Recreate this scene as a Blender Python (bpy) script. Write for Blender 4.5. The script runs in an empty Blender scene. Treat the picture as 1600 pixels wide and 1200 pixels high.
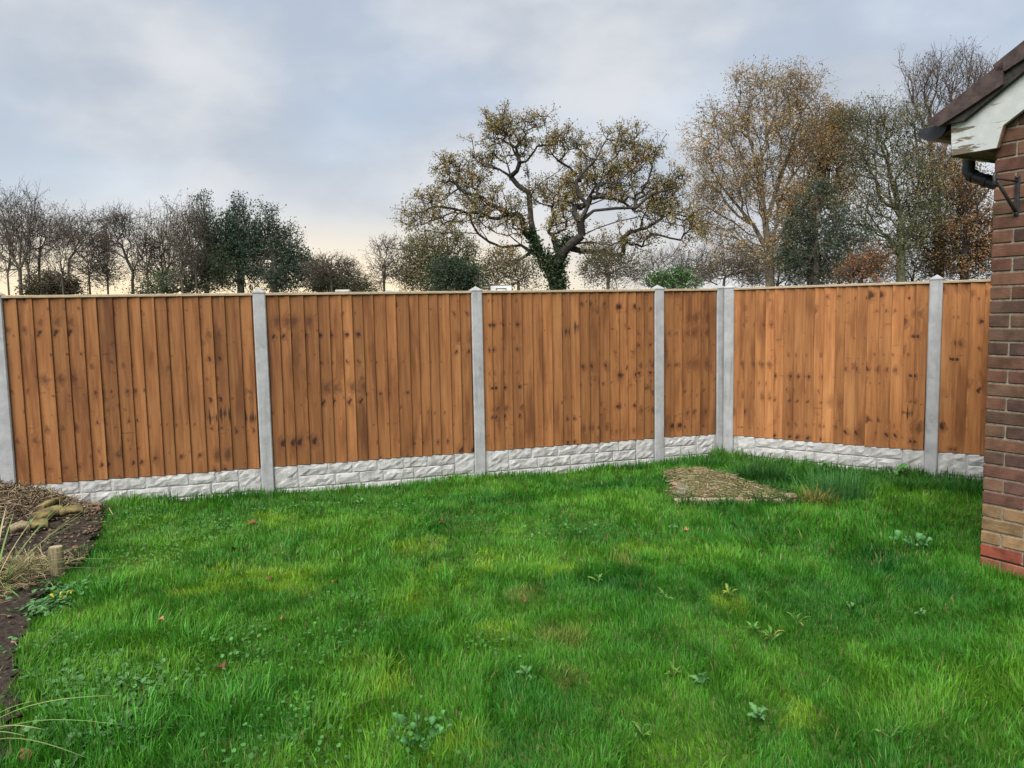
import bpy, bmesh, math, random
import numpy as np
from mathutils import Matrix, Vector

# ------------------------------------------------------------------ camera, world, sun, exposure
SC = bpy.context.scene
COL = SC.collection
EYE = 1.53
FPX, TH, RO = 1208.0, math.radians(5.29), math.radians(-1.07)
cam = bpy.data.cameras.new('camera'); camo = bpy.data.objects.new('camera', cam); COL.objects.link(camo)
cam.sensor_width = 36.0; cam.lens = FPX / 1600 * 36; cam.clip_start = 0.05; cam.clip_end = 3000
_r, _u, _f = Vector((1, 0, 0)), Vector((0, math.sin(TH), math.cos(TH))), Vector((0, math.cos(TH), -math.sin(TH)))
_x = _r * math.cos(RO) + _u * math.sin(RO); _y = -_r * math.sin(RO) + _u * math.cos(RO); _z = -_f
camo.matrix_world = Matrix(((_x.x, _y.x, _z.x, 0), (_x.y, _y.y, _z.y, 0), (_x.z, _y.z, _z.z, EYE), (0, 0, 0, 1)))
SC.camera = camo
SC.view_settings.view_transform = 'Standard'; SC.view_settings.look = 'None'
SC.view_settings.exposure = 2.1; SC.view_settings.gamma = 1.0

SUN_EL, SUN_AZ = math.radians(50), math.radians(204)     # azimuth clockwise from +Y: behind the camera, a little to the left
sd = Vector((math.sin(SUN_AZ) * math.cos(SUN_EL), math.cos(SUN_AZ) * math.cos(SUN_EL), math.sin(SUN_EL)))
sun = bpy.data.lights.new('sun', 'SUN'); sun.energy = 1.5; sun.angle = math.radians(50); sun.color = (1, .965, .91)
suno = bpy.data.objects.new('sun', sun); COL.objects.link(suno); suno.rotation_euler = sd.to_track_quat('Z', 'Y').to_euler()
suno.location = sd * 30


class NT:
    """small node-tree writer"""
    def __init__(s, tree): s.t = tree; tree.nodes.clear()
    def n(s, typ, inp=None, **kw):
        nd = s.t.nodes.new('ShaderNode' + typ)
        for k, v in kw.items(): setattr(nd, k, v)
        for k, v in (inp or {}).items():
            sock = nd.inputs[k]
            if isinstance(v, tuple) and len(v) == 2 and hasattr(v[0], 'outputs'): s.t.links.new(v[0].outputs[v[1]], sock)
            elif hasattr(v, 'outputs'): s.t.links.new(v.outputs[0], sock)
            else: sock.default_value = v
        return nd
    def math(s, op, a, b=0.0, clamp=False): return s.n('Math', {0: a, 1: b}, operation=op, use_clamp=clamp)
    def mr(s, v, a, b, c=0.0, d=1.0, smooth=True):
        return s.n('MapRange', {'Value': v, 'From Min': a, 'From Max': b, 'To Min': c, 'To Max': d}, interpolation_type='SMOOTHSTEP' if smooth else 'LINEAR')
    def mix(s, f, a, b, blend='MIX'):
        nd = s.t.nodes.new('ShaderNodeMix'); nd.data_type = 'RGBA'; nd.blend_type = blend
        for i, v in ((0, f), (6, a), (7, b)):
            if isinstance(v, tuple) and len(v) == 2 and hasattr(v[0], 'outputs'): s.t.links.new(v[0].outputs[v[1]], nd.inputs[i])
            elif hasattr(v, 'outputs'): s.t.links.new((nd2 := v).outputs[2 if v.bl_idname == 'ShaderNodeMix' else 0], nd.inputs[i])
            else: nd.inputs[i].default_value = v if not (isinstance(v, tuple) and len(v) == 3) else (*v, 1)
        return nd
    def noise(s, vec, scale, detail=3, rough=.55, w=None, dist=0.0):
        i = {'Vector': vec, 'Scale': scale, 'Detail': detail, 'Roughness': rough, 'Distortion': dist}
        if w is None: return s.n('TexNoise', i)
        i['W'] = w
        nd = s.t.nodes.new('ShaderNodeTexNoise'); nd.noise_dimensions = '4D'
        for k, v in i.items():
            if hasattr(v, 'outputs'): s.t.links.new(v.outputs[0], nd.inputs[k])
            elif isinstance(v, tuple): s.t.links.new(v[0].outputs[v[1]], nd.inputs[k])
            else: nd.inputs[k].default_value = v
        return nd


def out(m): return (m, 2) if m.bl_idname == 'ShaderNodeMix' else (m, 0)


world = bpy.data.worlds.new('World'); SC.world = world; world.use_nodes = True
w = NT(world.node_tree)
tc = w.n('TexCoord'); sep = w.n('SeparateXYZ', {0: (tc, 'Generated')})
sky = w.n('TexSky', sky_type='NISHITA', sun_disc=False, sun_elevation=SUN_EL, sun_rotation=SUN_AZ)
skys = w.mix(1.0, (sky, 0), (.05, .05, .05, 1), 'MULTIPLY')
mp = w.n('Mapping', {'Vector': (tc, 'Generated'), 'Scale': (1.5, 1.5, 2.6), 'Location': (.7, .2, .0)})
n1 = w.noise((mp, 0), 1.9, 5, .5)
mp2 = w.n('Mapping', {'Vector': (tc, 'Generated'), 'Scale': (2.0, 2.0, 3.6), 'Location': (3.1, 1.7, .4)})
n2 = w.noise((mp2, 0), 2.0, 6, .52)
cov = w.mr(n1, .34, .58, .80, .98)
cloud = w.mix(w.mr(n2, .33, .66), (.118, .131, .150), (.174, .179, .187))
base = w.mix(cov, out(skys), out(cloud))
# the brighter band low in the sky, warm towards the setting sun beyond the left fence
hor = w.mr((sep, 'Z'), -.02, .24, 1.0, 0.0)
az = w.n('VectorMath', {0: (tc, 'Generated'), 1: (math.sin(math.radians(-24)), math.cos(math.radians(-24)), 0)}, operation='DOT_PRODUCT')
warm = w.math('MULTIPLY', w.mr((az, 'Value'), .74, 1.0), w.mr((sep, 'Z'), .0, .15, 1.0, 0.0))
pale = w.mix(w.math('MULTIPLY', hor, .80), out(base), (.190, .192, .195))
skyc = w.mix(w.math('MULTIPLY', warm, .95), out(pale), (.285, .228, .142))
bg = w.n('Background', {'Color': out(skyc), 'Strength': 1.0})
w.n('OutputWorld', {0: (bg, 0)})

# ------------------------------------------------------------------ helpers
rnd = random.Random(7); rng = np.random.default_rng(7)


def ray(px, py):
    a, b = px - 800, py - 600
    u = a * math.cos(RO) + b * math.sin(RO); v = -a * math.sin(RO) + b * math.cos(RO)
    c, s = math.cos(TH), math.sin(TH)
    return np.array([u / FPX, c - v / FPX * s, -s - v / FPX * c])


EYEP = np.array([0, 0, EYE])


def pt(px, py, D):            # point seen at a pixel, on the vertical plane Y = D
    r = ray(px, py); return EYEP + r * (D / r[1])


_gr = np.random.default_rng(99).random((64, 64))


def vnoise(x, y, cell, off=0.0):
    x = np.asarray(x, float) / cell + off + 500; y = np.asarray(y, float) / cell + off * 1.7 + 500
    ix, iy = np.floor(x).astype(int), np.floor(y).astype(int); fx, fy = x - ix, y - iy
    fx = fx * fx * (3 - 2 * fx); fy = fy * fy * (3 - 2 * fy)
    g = lambda a, b: _gr[a % 64, b % 64]
    return (g(ix, iy) * (1 - fx) + g(ix + 1, iy) * fx) * (1 - fy) + (g(ix, iy + 1) * (1 - fx) + g(ix + 1, iy + 1) * fx) * fy


def sstep(a, b, x):
    t = np.clip((np.asarray(x, float) - a) / (b - a), 0, 1); return t * t * (3 - 2 * t)


POSTS = [(-4.035, 6.105), (-2.16, 6.69), (-.325, 7.265), (1.487, 7.868), (2.165, 8.055)]
CORN_B = (2.255, 7.965); RP1 = (3.762, 6.862); RP2 = (5.34, 5.78)


def fence_dist(x, y):
    d = np.full(x.shape, 9.0)
    for a, b in ((POSTS[0], POSTS[4]), (CORN_B, RP2)):
        a = np.array(a); b = np.array(b); e = b - a; L = np.linalg.norm(e); e /= L
        s = np.clip((x - a[0]) * e[0] + (y - a[1]) * e[1], 0, L); d = np.minimum(d, np.hypot(x - a[0] - e[0] * s, y - a[1] - e[1] * s))
    return d


def gz(x, y):                 # the garden's ground height
    return (vnoise(x, y, 1.1, 3.3) - .5) * .05 + (vnoise(x, y, .45, 8.1) - .5) * .022 + .05 * sstep(5.2, 3.8, y) \
        + .03 * sstep(-2.4, -3.4, x) - (.025 + .020 * sstep(-2.2, -.6, np.asarray(x, float))) * sstep(1.3, .15, fence_dist(np.asarray(x, float), np.asarray(y, float)))


def gp(px, py, dz=0.0):       # point on the ground seen at a pixel
    r = ray(px, py); z = 0.0
    for _ in range(6):
        p = EYEP + r * ((z - EYE) / r[2]); z = float(gz(p[0], p[1])) + dz
    return p


def inpoly(x, y, poly):
    x = np.asarray(x); y = np.asarray(y); r = np.zeros(x.shape, bool); n = len(poly)
    for i in range(n):
        x1, y1 = poly[i][:2]; x2, y2 = poly[(i + 1) % n][:2]
        c = (y1 > y) != (y2 > y)
        with np.errstate(divide='ignore', invalid='ignore'):
            r ^= c & (x < (x2 - x1) * (y - y1) / ((y2 - y1) or 1e-9) + x1)
    return r


def link(o, parent=None, **props):
    COL.objects.link(o)
    if parent is not None: o.parent = parent
    for k, v in props.items(): o[k] = v
    return o


def thing(name, label, cat, loc=(0, 0, 0), rz=0, group=None):
    o = bpy.data.objects.new(name, None); o.empty_display_size = .1; o.location = loc; o.rotation_euler = (0, 0, rz)
    link(o, None, label=label, category=cat)
    if group: o['group'] = group
    return o


def tag(o, label, cat, group=None):
    o['label'] = label; o['category'] = cat
    if group: o['group'] = group
    return o


def npmesh(name, V, faces, col=None, smooth=False):
    """V (n,3); faces: list of int arrays (m,k)"""
    me = bpy.data.meshes.new(name); V = np.asarray(V, np.float32)
    if not isinstance(faces, list): faces = [faces]
    faces = [np.asarray(f, np.int32) for f in faces if len(f)]
    me.vertices.add(len(V)); me.vertices.foreach_set('co', V.ravel())
    nl = sum(f.size for f in faces); nf = sum(len(f) for f in faces)
    me.loops.add(nl); me.loops.foreach_set('vertex_index', np.concatenate([f.ravel() for f in faces]))
    me.polygons.add(nf)
    tot = np.concatenate([np.full(len(f), f.shape[1], np.int32) for f in faces])
    me.polygons.foreach_set('loop_start', np.concatenate([[0], np.cumsum(tot)[:-1]]).astype(np.int32))
    if smooth: me.polygons.foreach_set('use_smooth', np.ones(nf, bool))
    me.update(calc_edges=True)
    if col is not None:
        a = me.attributes.new('col', 'FLOAT_COLOR', 'POINT')
        c = np.ones((len(V), 4), np.float32); c[:, :3] = col; a.data.foreach_set('color', c.ravel())
    return me


def obj(name, me, m, parent=None, loc=None, rot=None, **props):
    o = bpy.data.objects.new(name, me)
    if m is not None and not me.materials: me.materials.append(m)
    if loc is not None: o.location = loc
    if rot is not None: o.rotation_euler = rot
    return link(o, parent, **props)


def boxV(x0, x1, y0, y1, z0, z1):
    V = [(x, y, z) for z in (z0, z1) for y in (y0, y1) for x in (x0, x1)]
    F = [(0, 2, 3, 1), (4, 5, 7, 6), (0, 1, 5, 4), (2, 6, 7, 3), (0, 4, 6, 2), (1, 3, 7, 5)]
    return np.array(V, float), np.array(F)


def box(name, x0, x1, y0, y1, z0, z1, m, parent=None, bev=0.0, **kw):
    V, F = boxV(x0, x1, y0, y1, z0, z1)
    if bev:
        bm = bmesh.new(); vs = [bm.verts.new(v) for v in V]
        for f in F: bm.faces.new([vs[i] for i in f])
        bmesh.ops.bevel(bm, geom=bm.edges[:], offset=bev, segments=1, affect='EDGES')
        me = bpy.data.meshes.new(name); bm.to_mesh(me); bm.free()
    else: me = npmesh(name, V, F)
    return obj(name, me, m, parent, **kw)


def prism(name, poly, y0, y1, m, parent=None, **kw):       # polygon in (x,z), extruded along y
    n = len(poly); V = [(x, y0, z) for x, z in poly] + [(x, y1, z) for x, z in poly]
    me = bpy.data.meshes.new(name)
    me.from_pydata(V, [], [list(range(n))] + [list(range(2 * n - 1, n - 1, -1))] + [(i, i + n, (i + 1) % n + n, (i + 1) % n) for i in range(n)])
    bm = bmesh.new(); bm.from_mesh(me); bmesh.ops.recalc_face_normals(bm, faces=bm.faces[:]); bm.to_mesh(me); bm.free()
    return obj(name, me, m, parent, **kw)


def tubes(P, Q, ra, rb, sides):
    """a tapered tube for each segment P->Q"""
    P = np.asarray(P, float); Q = np.asarray(Q, float); n = len(P); d = Q - P
    L = np.linalg.norm(d, axis=1, keepdims=True); L[L == 0] = 1; d = d / L
    up = np.where(np.abs(d[:, 2:3]) > .9, np.array([[1., 0, 0]]), np.array([[0, 0, 1.]]))
    e1 = np.cross(d, up); e1 /= np.linalg.norm(e1, axis=1, keepdims=True); e2 = np.cross(d, e1)
    a = np.arange(sides) / sides * 2 * math.pi; ca, sa = np.cos(a)[None, :, None], np.sin(a)[None, :, None]
    ring = e1[:, None, :] * ca + e2[:, None, :] * sa
    V = np.concatenate([P[:, None] + ring * np.asarray(ra).reshape(-1, 1, 1), Q[:, None] + ring * np.asarray(rb).reshape(-1, 1, 1)], 1).reshape(-1, 3)
    b = (np.arange(n) * 2 * sides)[:, None]; k = np.arange(sides)[None]; k2 = (k + 1) % sides
    F = np.stack([b + k, b + k2, b + k2 + sides, b + k + sides], -1).reshape(-1, 4)
    return V, F


def pathtube(pts, r, sides=8, caps=True):
    """one continuous tube along a path; r is a number or one per point"""
    pts = np.asarray(pts, float); n = len(pts); r = np.broadcast_to(np.asarray(r, float), (n,))
    t = np.gradient(pts, axis=0); t /= np.linalg.norm(t, axis=1, keepdims=True)
    up = np.array([0, 0, 1.]) if abs(t[0][2]) < .9 else np.array([1., 0, 0]); V = []
    e1 = np.cross(t[0], up); e1 /= np.linalg.norm(e1)
    for i in range(n):
        e1 = e1 - t[i] * e1.dot(t[i]); e1 /= np.linalg.norm(e1); e2 = np.cross(t[i], e1)
        for k in range(sides):
            a = k / sides * 2 * math.pi; V.append(pts[i] + (e1 * math.cos(a) + e2 * math.sin(a)) * r[i])
    F = [(i * sides + k, i * sides + (k + 1) % sides, (i + 1) * sides + (k + 1) % sides, (i + 1) * sides + k) for i in range(n - 1) for k in range(sides)]
    if caps: F += [tuple(range(sides - 1, -1, -1)), tuple(range((n - 1) * sides, n * sides))]
    return [tuple(v) for v in V], F


def pymesh(name, V, F, smooth=False):
    me = bpy.data.meshes.new(name); me.from_pydata([tuple(v) for v in V], [], [tuple(f) for f in F])
    if smooth: me.polygons.foreach_set('use_smooth', np.ones(len(F), bool))
    return me


def leafquads(P, size, col, up=0.0, asp=.55, r=rng):
    """a small diamond leaf at each point; returns V,F,C"""
    n = len(P); d = r.normal(size=(n, 3)); d /= np.linalg.norm(d, axis=1, keepdims=True)
    k = r.normal(size=(n, 3)); k[:, 2] *= (1 - up); e = np.cross(d, k); e /= np.linalg.norm(e, axis=1, keepdims=True) + 1e-9
    s = np.asarray(size).reshape(-1, 1)
    V = np.stack([P, P + d * s * .5 + e * s * asp * .5, P + d * s, P + d * s * .5 - e * s * asp * .5], 1).reshape(-1, 3)
    F = np.arange(n * 4).reshape(-1, 4); C = np.repeat(col, 4, axis=0)
    return V, F, C


# ------------------------------------------------------------------ materials
def newmat(name):
    m = bpy.data.materials.new(name); m.use_nodes = True; return m, NT(m.node_tree)


def finish(nt, color, rough=.8, bump=None, bs=.3, bd=.01, spec=.3, trans=0.0):
    i = {'Base Color': out(color) if hasattr(color, 'outputs') else color, 'Roughness': rough, 'Specular IOR Level': spec}
    p = nt.n('BsdfPrincipled', i)
    if bump is not None:
        b = nt.n('Bump', {'Height': bump if isinstance(bump, tuple) else (bump, 0), 'Strength': bs, 'Distance': bd}); nt.t.links.new(b.outputs[0], p.inputs['Normal'])
    if trans:
        t = nt.n('BsdfTranslucent', {'Color': out(color) if hasattr(color, 'outputs') else color})
        p = nt.n('MixShader', {0: trans, 1: (p, 0), 2: (t, 0)})
    nt.n('OutputMaterial', {0: (p, 0)})


def m_attr(name, rough=.7, trans=0.0, spec=.25, nscale=0.0):
    m, t = newmat(name); a = t.n('Attribute', attribute_name='col'); c = a
    if nscale:
        nz = t.noise((t.n('TexCoord'), 'Object'), nscale, 4)
        c = t.mix(1.0, (a, 0), (t.mr(nz, .3, .7, .55, 1.35), 0), 'MULTIPLY')
    else: c = t.mix(0.0, (a, 0), (0, 0, 0))
    finish(t, c, rough, spec=spec, trans=trans); return m


def m_flat(name, c1, c2, scale, rough=.8, bs=.3, bd=.01, spec=.3, detail=5, stretch=None):
    m, t = newmat(name); v = (t.n('TexCoord'), 'Object')
    if stretch: v = (t.n('Mapping', {'Vector': v, 'Scale': stretch}), 0)
    nz = t.noise(v, scale, detail, .6)
    finish(t, t.mix(t.mr(nz, .32, .68), c1, c2), rough, nz, bs, bd, spec); return m


def m_board():
    # object colour: r brightness, g pattern offset, b stain
    m, t = newmat('treated_pine'); oi = t.n('ObjectInfo'); oc = t.n('SeparateColor', {0: (oi, 'Color')})
    tc = t.n('TexCoord'); s = t.n('SeparateXYZ', {0: (tc, 'Object')})
    off = t.math('MULTIPLY', (oc, 1), 37.0); off2 = t.math('MULTIPLY', (oi, 'Random'), 53.0)
    # knots: sparse voronoi cells; boards cut from one log share them
    kv = t.n('CombineXYZ', {0: t.math('ADD', t.math('MULTIPLY', (s, 0), 9.0), t.math('MULTIPLY', (oi, 'Random'), .8)), 1: t.math('ADD', t.math('MULTIPLY', (s, 2), 6.3), t.math('MULTIPLY', off, 3.0)), 2: off})
    kd = t.noise((kv, 0), 2.5, 2)
    kv2 = t.n('VectorMath', {0: (kv, 0), 1: t.n('VectorMath', {0: (kd, 'Color'), 1: (.55, .5, 0)}, operation='MULTIPLY')}, operation='ADD')
    vo = t.n('TexVoronoi', {'Vector': (kv2, 0), 'Scale': 1.0, 'Randomness': .95}, feature='F1', voronoi_dimensions='2D')
    cs = t.n('SeparateColor', {0: (vo, 'Color')})
    rad = t.mr(t.math('POWER', (cs, 0), 2.2), .0, 1.0, .045, .30, False)
    dist = (vo, 'Distance')
    ratio = t.math('DIVIDE', dist, rad)
    knot = t.math('SUBTRACT', 1.0, t.mr(ratio, .35, 1.0), True)
    halo = t.math('SUBTRACT', 1.0, t.mr(ratio, .8, 2.4), True)
    on = t.mr((cs, 1), .28, .34)
    knot = t.math('MULTIPLY', knot, on); halo = t.math('MULTIPLY', halo, on)
    # grain runs up the board and bends round the knots
    gx = t.math('ADD', t.math('MULTIPLY', (s, 0), 46.0), t.math('MULTIPLY', halo, 2.6))
    gv = t.n('CombineXYZ', {0: gx, 1: t.math('MULTIPLY', (s, 2), 1.9), 2: off2})
    g = t.noise((gv, 0), 1.0, 5, .6, dist=.4)
    lowv = t.n('CombineXYZ', {0: t.math('MULTIPLY', (s, 0), 8.0), 1: t.math('MULTIPLY', (s, 2), 1.3), 2: off2})
    lo = t.noise((lowv, 0), 1.0, 3)
    c = t.mix(t.mr(g, .3, .72), (.215, .085, .029), (.335, .145, .050))
    c = t.mix(t.math('MULTIPLY', t.mr(lo, .52, .75), .55), out(c), (.385, .185, .070))
    c = t.mix(t.math('MULTIPLY', t.mr(lo, .50, .28), .75), out(c), (.105, .036, .012))
    c = t.mix(t.math('MULTIPLY', halo, .45), out(c), (.12, .042, .016))
    c = t.mix(t.math('MULTIPLY', knot, t.mr((cs, 2), .1, .8, .35, .95)), out(c), (.035, .013, .008))
    # flat crescents of grain across the board
    cv = t.n('CombineXYZ', {0: t.math('ADD', t.math('MULTIPLY', (s, 0), 7.0), t.math('MULTIPLY', (oi, 'Random'), 9.0)), 1: t.math('ADD', t.math('MULTIPLY', (s, 2), 21.0), t.math('MULTIPLY', off, 5.0))})
    cn = t.noise((cv, 0), 1.0, 3, .6, dist=.8); cm = t.math('MULTIPLY', t.mr(cn, .63, .72), t.mr(t.noise((tc, 'Object'), 2.2, 2, w=(off, 0)), .48, .6))
    c = t.mix(t.math('MULTIPLY', cm, .6), out(c), (.085, .028, .010))
    # dark resin streaks hanging over a few boards
    wn = t.noise((tc, 'Object'), 5.0, 5, .7, w=(off2, 0)); st = t.math('MULTIPLY', t.mr(wn, .55, .70), (oc, 2))
    c = t.mix(t.math('MULTIPLY', st, .85), out(c), (.05, .022, .014))
    hd = t.math('ADD', t.math('ABSOLUTE', t.math('SUBTRACT', (s, 2), t.math('MULTIPLY', (oi, 'Alpha'), 1.5))), t.math('MULTIPLY', t.math('SUBTRACT', (t.noise((gv, 0), .9, 4, .65), 0), .5), .55))
    s2 = t.math('MULTIPLY', t.mr(hd, .045, -.03), t.math('LESS_THAN', (oi, 'Alpha'), .95))
    c = t.mix(t.math('MULTIPLY', s2, .9), out(c), (.022, .011, .008))
    br = t.n('CombineColor', {0: (oc, 0), 1: (oc, 0), 2: (oc, 0)})
    c = t.mix(1.0, out(c), (br, 0), 'MULTIPLY')
    h = t.math('ADD', (g, 0), t.math('MULTIPLY', knot, -.5))
    finish(t, c, .72, (h, 0), .35, .004, .25); return m


def m_concrete(name, c1, c2, sc=9.0, bs=.25):
    m, t = newmat(name); tc = t.n('TexCoord'); oi = t.n('ObjectInfo')
    a = t.noise((tc, 'Object'), sc, 6, .65, w=t.math('MULTIPLY', (oi, 'Random'), 30)); b = t.noise((tc, 'Object'), 120, 3, .6)
    c = t.mix(t.mr(a, .3, .7), c1, c2)
    mp = t.n('Mapping', {'Vector': (tc, 'Object'), 'Scale': (14, 14, 1.2)}); st = t.noise((mp, 0), 1.0, 4, .6, w=t.math('MULTIPLY', (oi, 'Random'), 30))
    c = t.mix(t.math('MULTIPLY', t.mr(st, .50, .72), .5), out(c), (.15, .148, .128))
    pit = t.n('TexVoronoi', {'Vector': (tc, 'Object'), 'Scale': 70.0}); c = t.mix(t.math('MULTIPLY', t.mr((pit, 'Distance'), .14, .05), .35), out(c), (.12, .12, .112))
    sp = t.noise((tc, 'Object'), 6.0, 5, .7, w=t.math('MULTIPLY', (oi, 'Random'), 11)); c = t.mix(t.math('MULTIPLY', t.mr(sp, .57, .72), .45), out(c), (.12, .125, .085))
    finish(t, c, .85, (t.math('ADD', (b, 0), t.math('MULTIPLY', (a, 0), 1.5)), 0), bs, .006, .2); return m


def m_brick():
    m, t = newmat('brick'); oi = t.n('ObjectInfo'); tc = t.n('TexCoord'); r = t.math('MULTIPLY', (oi, 'Random'), 40)
    a = t.noise((tc, 'Object'), 11, 5, .6, w=r)
    mp = t.n('Mapping', {'Vector': (tc, 'Object'), 'Scale': (25, 25, 190)}); dr = t.noise((mp, 0), 1, 4, .6, w=r)
    c = t.mix(1.0, (oi, 'Color'), (t.mr(a, .3, .7, .62, 1.3), 0), 'MULTIPLY')
    c = t.mix(t.math('MULTIPLY', t.mr(dr, .5, .7), .35), out(c), (.055, .035, .035))
    c = t.mix(t.math('MULTIPLY', t.mr(a, .62, .75), .30), out(c), (.07, .045, .05))
    finish(t, c, .85, (t.math('ADD', (dr, 0), (a, 0)), 0), .5, .005, .2); return m


def m_paint():
    m, t = newmat('peeling_white_paint'); tc = t.n('TexCoord'); s = t.n('SeparateXYZ', {0: (tc, 'Object')})
    mp = t.n('Mapping', {'Vector': (tc, 'Object'), 'Rotation': (0, math.radians(40), 0), 'Scale': (5, 5, 40)})
    nz = t.noise((mp, 0), 1.0, 6, .62)
    foot = t.mr(t.math('ADD', (s, 0), t.math('MULTIPLY', t.math('SUBTRACT', (s, 2), 2.33), .8)), .10, -.24, 0.0, .21, False)
    pe = t.mr(t.math('ADD', (nz, 0), foot), .635, .665)
    dn = t.noise((tc, 'Object'), 14, 4)
    wh = t.mix(t.mr(dn, .35, .75), (.40, .42, .415), (.48, .495, .485))
    wd = t.mix((nz, 0), (.07, .055, .04), (.17, .14, .10))
    finish(t, t.mix(pe, out(wh), out(wd)), .55, (t.math('MULTIPLY', pe, -1.0), 0), .5, .003, .35); return m


M = {}
M['board'] = m_board()
M['cap_rail'] = m_flat('weathered_capping', (.27, .20, .12), (.42, .34, .24), 14, stretch=(1, 8, 8))
M['post'] = m_concrete('concrete_post', (.265, .27, .28), (.37, .375, .382))
M['slab'] = m_concrete('rock_faced_concrete', (.33, .328, .322), (.47, .468, .46), 16, .6)
M['joint'] = m_concrete('concrete_joint', (.245, .243, .236), (.33, .327, .32), 16, .5)
M['brick'] = m_brick()
M['mortar'] = m_flat('mortar', (.15, .13, .10), (.26, .23, .18), 60)
M['dpc_and_shade'] = m_flat('damp_course_and_shade', (.02, .018, .018), (.04, .034, .03), 50)  # damp course, and the painted shadow strip under the roof verge
M['paint'] = m_paint()
M['rawwood'] = m_flat('bare_wood', (.10, .06, .04), (.19, .12, .08), 20, stretch=(3, 3, 20))
M['plastic'] = m_flat('black_plastic', (.013, .014, .018), (.022, .024, .03), 30, rough=.42, bs=.05, spec=.5)
M['iron'] = m_flat('black_iron', (.010, .010, .011), (.022, .021, .021), 40, rough=.5, spec=.5)
M['tile'] = m_flat('roof_tile', (.036, .024, .023), (.075, .052, .048), 18, rough=.8, bs=.35)
M['soil'] = m_flat('soil', (.016, .011, .008), (.052, .037, .026), 34, rough=.95, bs=1.0, bd=.03)
M['lawn'] = m_flat('lawn_thatch', (.030, .075, .010), (.085, .135, .026), 22, rough=.95, bs=.8, bd=.02)
M['field'] = m_flat('field', (.05, .075, .02), (.10, .10, .04), 1.2, rough=.95)
M['grass'] = m_attr('grass_blades', .55, .28, .3)
M['leafy'] = m_attr('leaves', .6, .25, .25)
M['twig'] = m_attr('twigs', .85)
M['bark'] = m_attr('bark', .9, nscale=6.0)
M['mossy'] = m_flat('mossy_log', (.055, .042, .024), (.24, .20, .075), 9, rough=.95, bs=1.0, bd=.02)
M['cutwood'] = m_flat('cut_wood', (.05, .035, .022), (.16, .11, .06), 30, rough=.9, bs=.6)
M['stake'] = m_flat('stake_wood', (.13, .105, .06), (.27, .215, .13), 14, rough=.85, stretch=(6, 6, 1.2), bs=.6)
M['edging'] = m_flat('grey_timber', (.26, .21, .13), (.46, .39, .27), 18, rough=.9, stretch=(1, 6, 6), bs=.6)
M['logroll'] = m_flat('log_roll', (.09, .08, .06), (.22, .20, .15), 25, rough=.9, bs=.6)
M['white'] = m_flat('white_board', (.55, .57, .58), (.68, .69, .70), 6, rough=.5)
M['render'] = m_flat('pale_render', (.40, .38, .34), (.52, .50, .46), 8)
M['chunk'] = m_flat('bark_chunk', (.12, .052, .028), (.28, .135, .075), 40, rough=.9, bs=.6)

# ------------------------------------------------------------------ the setting: ground
HC = (2.607, 4.228); HROT = math.radians(-60)
hu = np.array([math.cos(HROT), math.sin(HROT)]); hv = np.array([-hu[1], hu[0]])
YARD = [(-6.5, 5.30), POSTS[0], POSTS[1], POSTS[2], POSTS[3], POSTS[4], CORN_B, RP1, RP2, tuple(np.array(HC) + hv * 3.2), HC,
        tuple(np.array(HC) + hu * 5.2), (3.2, -2.5), (-6.5, -2.5)]
bedpx = [(168, 792), (166, 815), (158, 842), (148, 866), (112, 905), (92, 925), (72, 948), (58, 992), (48, 1050), (42, 1110), (36, 1190)]
BED = [tuple(gp(*p)[:2]) for p in bedpx]
BED = BED + [(-1.72, 1.9), (-6.5, 1.9), (-6.5, 5.25), (-4.1, 6.0), (-3.42, 6.22)]
STRAW = [tuple(gp(*p)[:2]) for p in ((1062, 783), (1232, 785), (1205, 772), (1160, 763), (1135, 754), (1095, 748), (1042, 747), (1058, 758))]

g = 900
me = npmesh('ground', [(-g, -g, -.12), (g, -g, -.12), (g, g, -.12), (-g, g, -.12)], np.array([(0, 1, 2, 3)]))
obj('ground', me, M['field'], kind='structure')
nx, ny = 120, 110
X, Y = np.meshgrid(np.linspace(-6.5, 6.0, nx), np.linspace(-2.5, 8.4, ny)); Z = gz(X, Y)
V = np.stack([X, Y, Z], -1).reshape(-1, 3)
i = np.arange(nx * ny).reshape(ny, nx)
F = np.stack([i[:-1, :-1], i[:-1, 1:], i[1:, 1:], i[1:, :-1]], -1).reshape(-1, 4)
obj('lawn', npmesh('lawn', V, F, smooth=True), M['lawn'], kind='structure')


def patch(name, poly, m, step, dz, hfun=None):
    xs = [p[0] for p in poly]; ys = [p[1] for p in poly]
    X, Y = np.meshgrid(np.arange(min(xs), max(xs) + step, step), np.arange(min(ys), max(ys) + step, step))
    ok = inpoly(X, Y, poly); Z = gz(X, Y) + dz + (hfun(X, Y) if hfun else 0)
    V = np.stack([X, Y, Z], -1).reshape(-1, 3); ny, nx = X.shape; i = np.arange(nx * ny).reshape(ny, nx)
    o4 = ok[:-1, :-1] & ok[:-1, 1:] & ok[1:, 1:] & ok[1:, :-1]
    F = np.stack([i[:-1, :-1], i[:-1, 1:], i[1:, 1:], i[1:, :-1]], -1)[o4]
    used = np.unique(F); mp = np.full(len(V), -1); mp[used] = np.arange(len(used))
    return obj(name, npmesh(name, V[used], mp[F], smooth=True), m, kind='structure')


patch('soil_bed', BED, M['soil'], .05, .012, lambda x, y: .03 * vnoise(x, y, .12, 1.2) + .02 * vnoise(x, y, .05, 4.2))
patch('bare_soil', STRAW, M['soil'], .04, .012, lambda x, y: .02 * vnoise(x, y, .1, 2.2))

# ------------------------------------------------------------------ concrete posts
ZTOP, ZBOT = 1.74, .222


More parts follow.
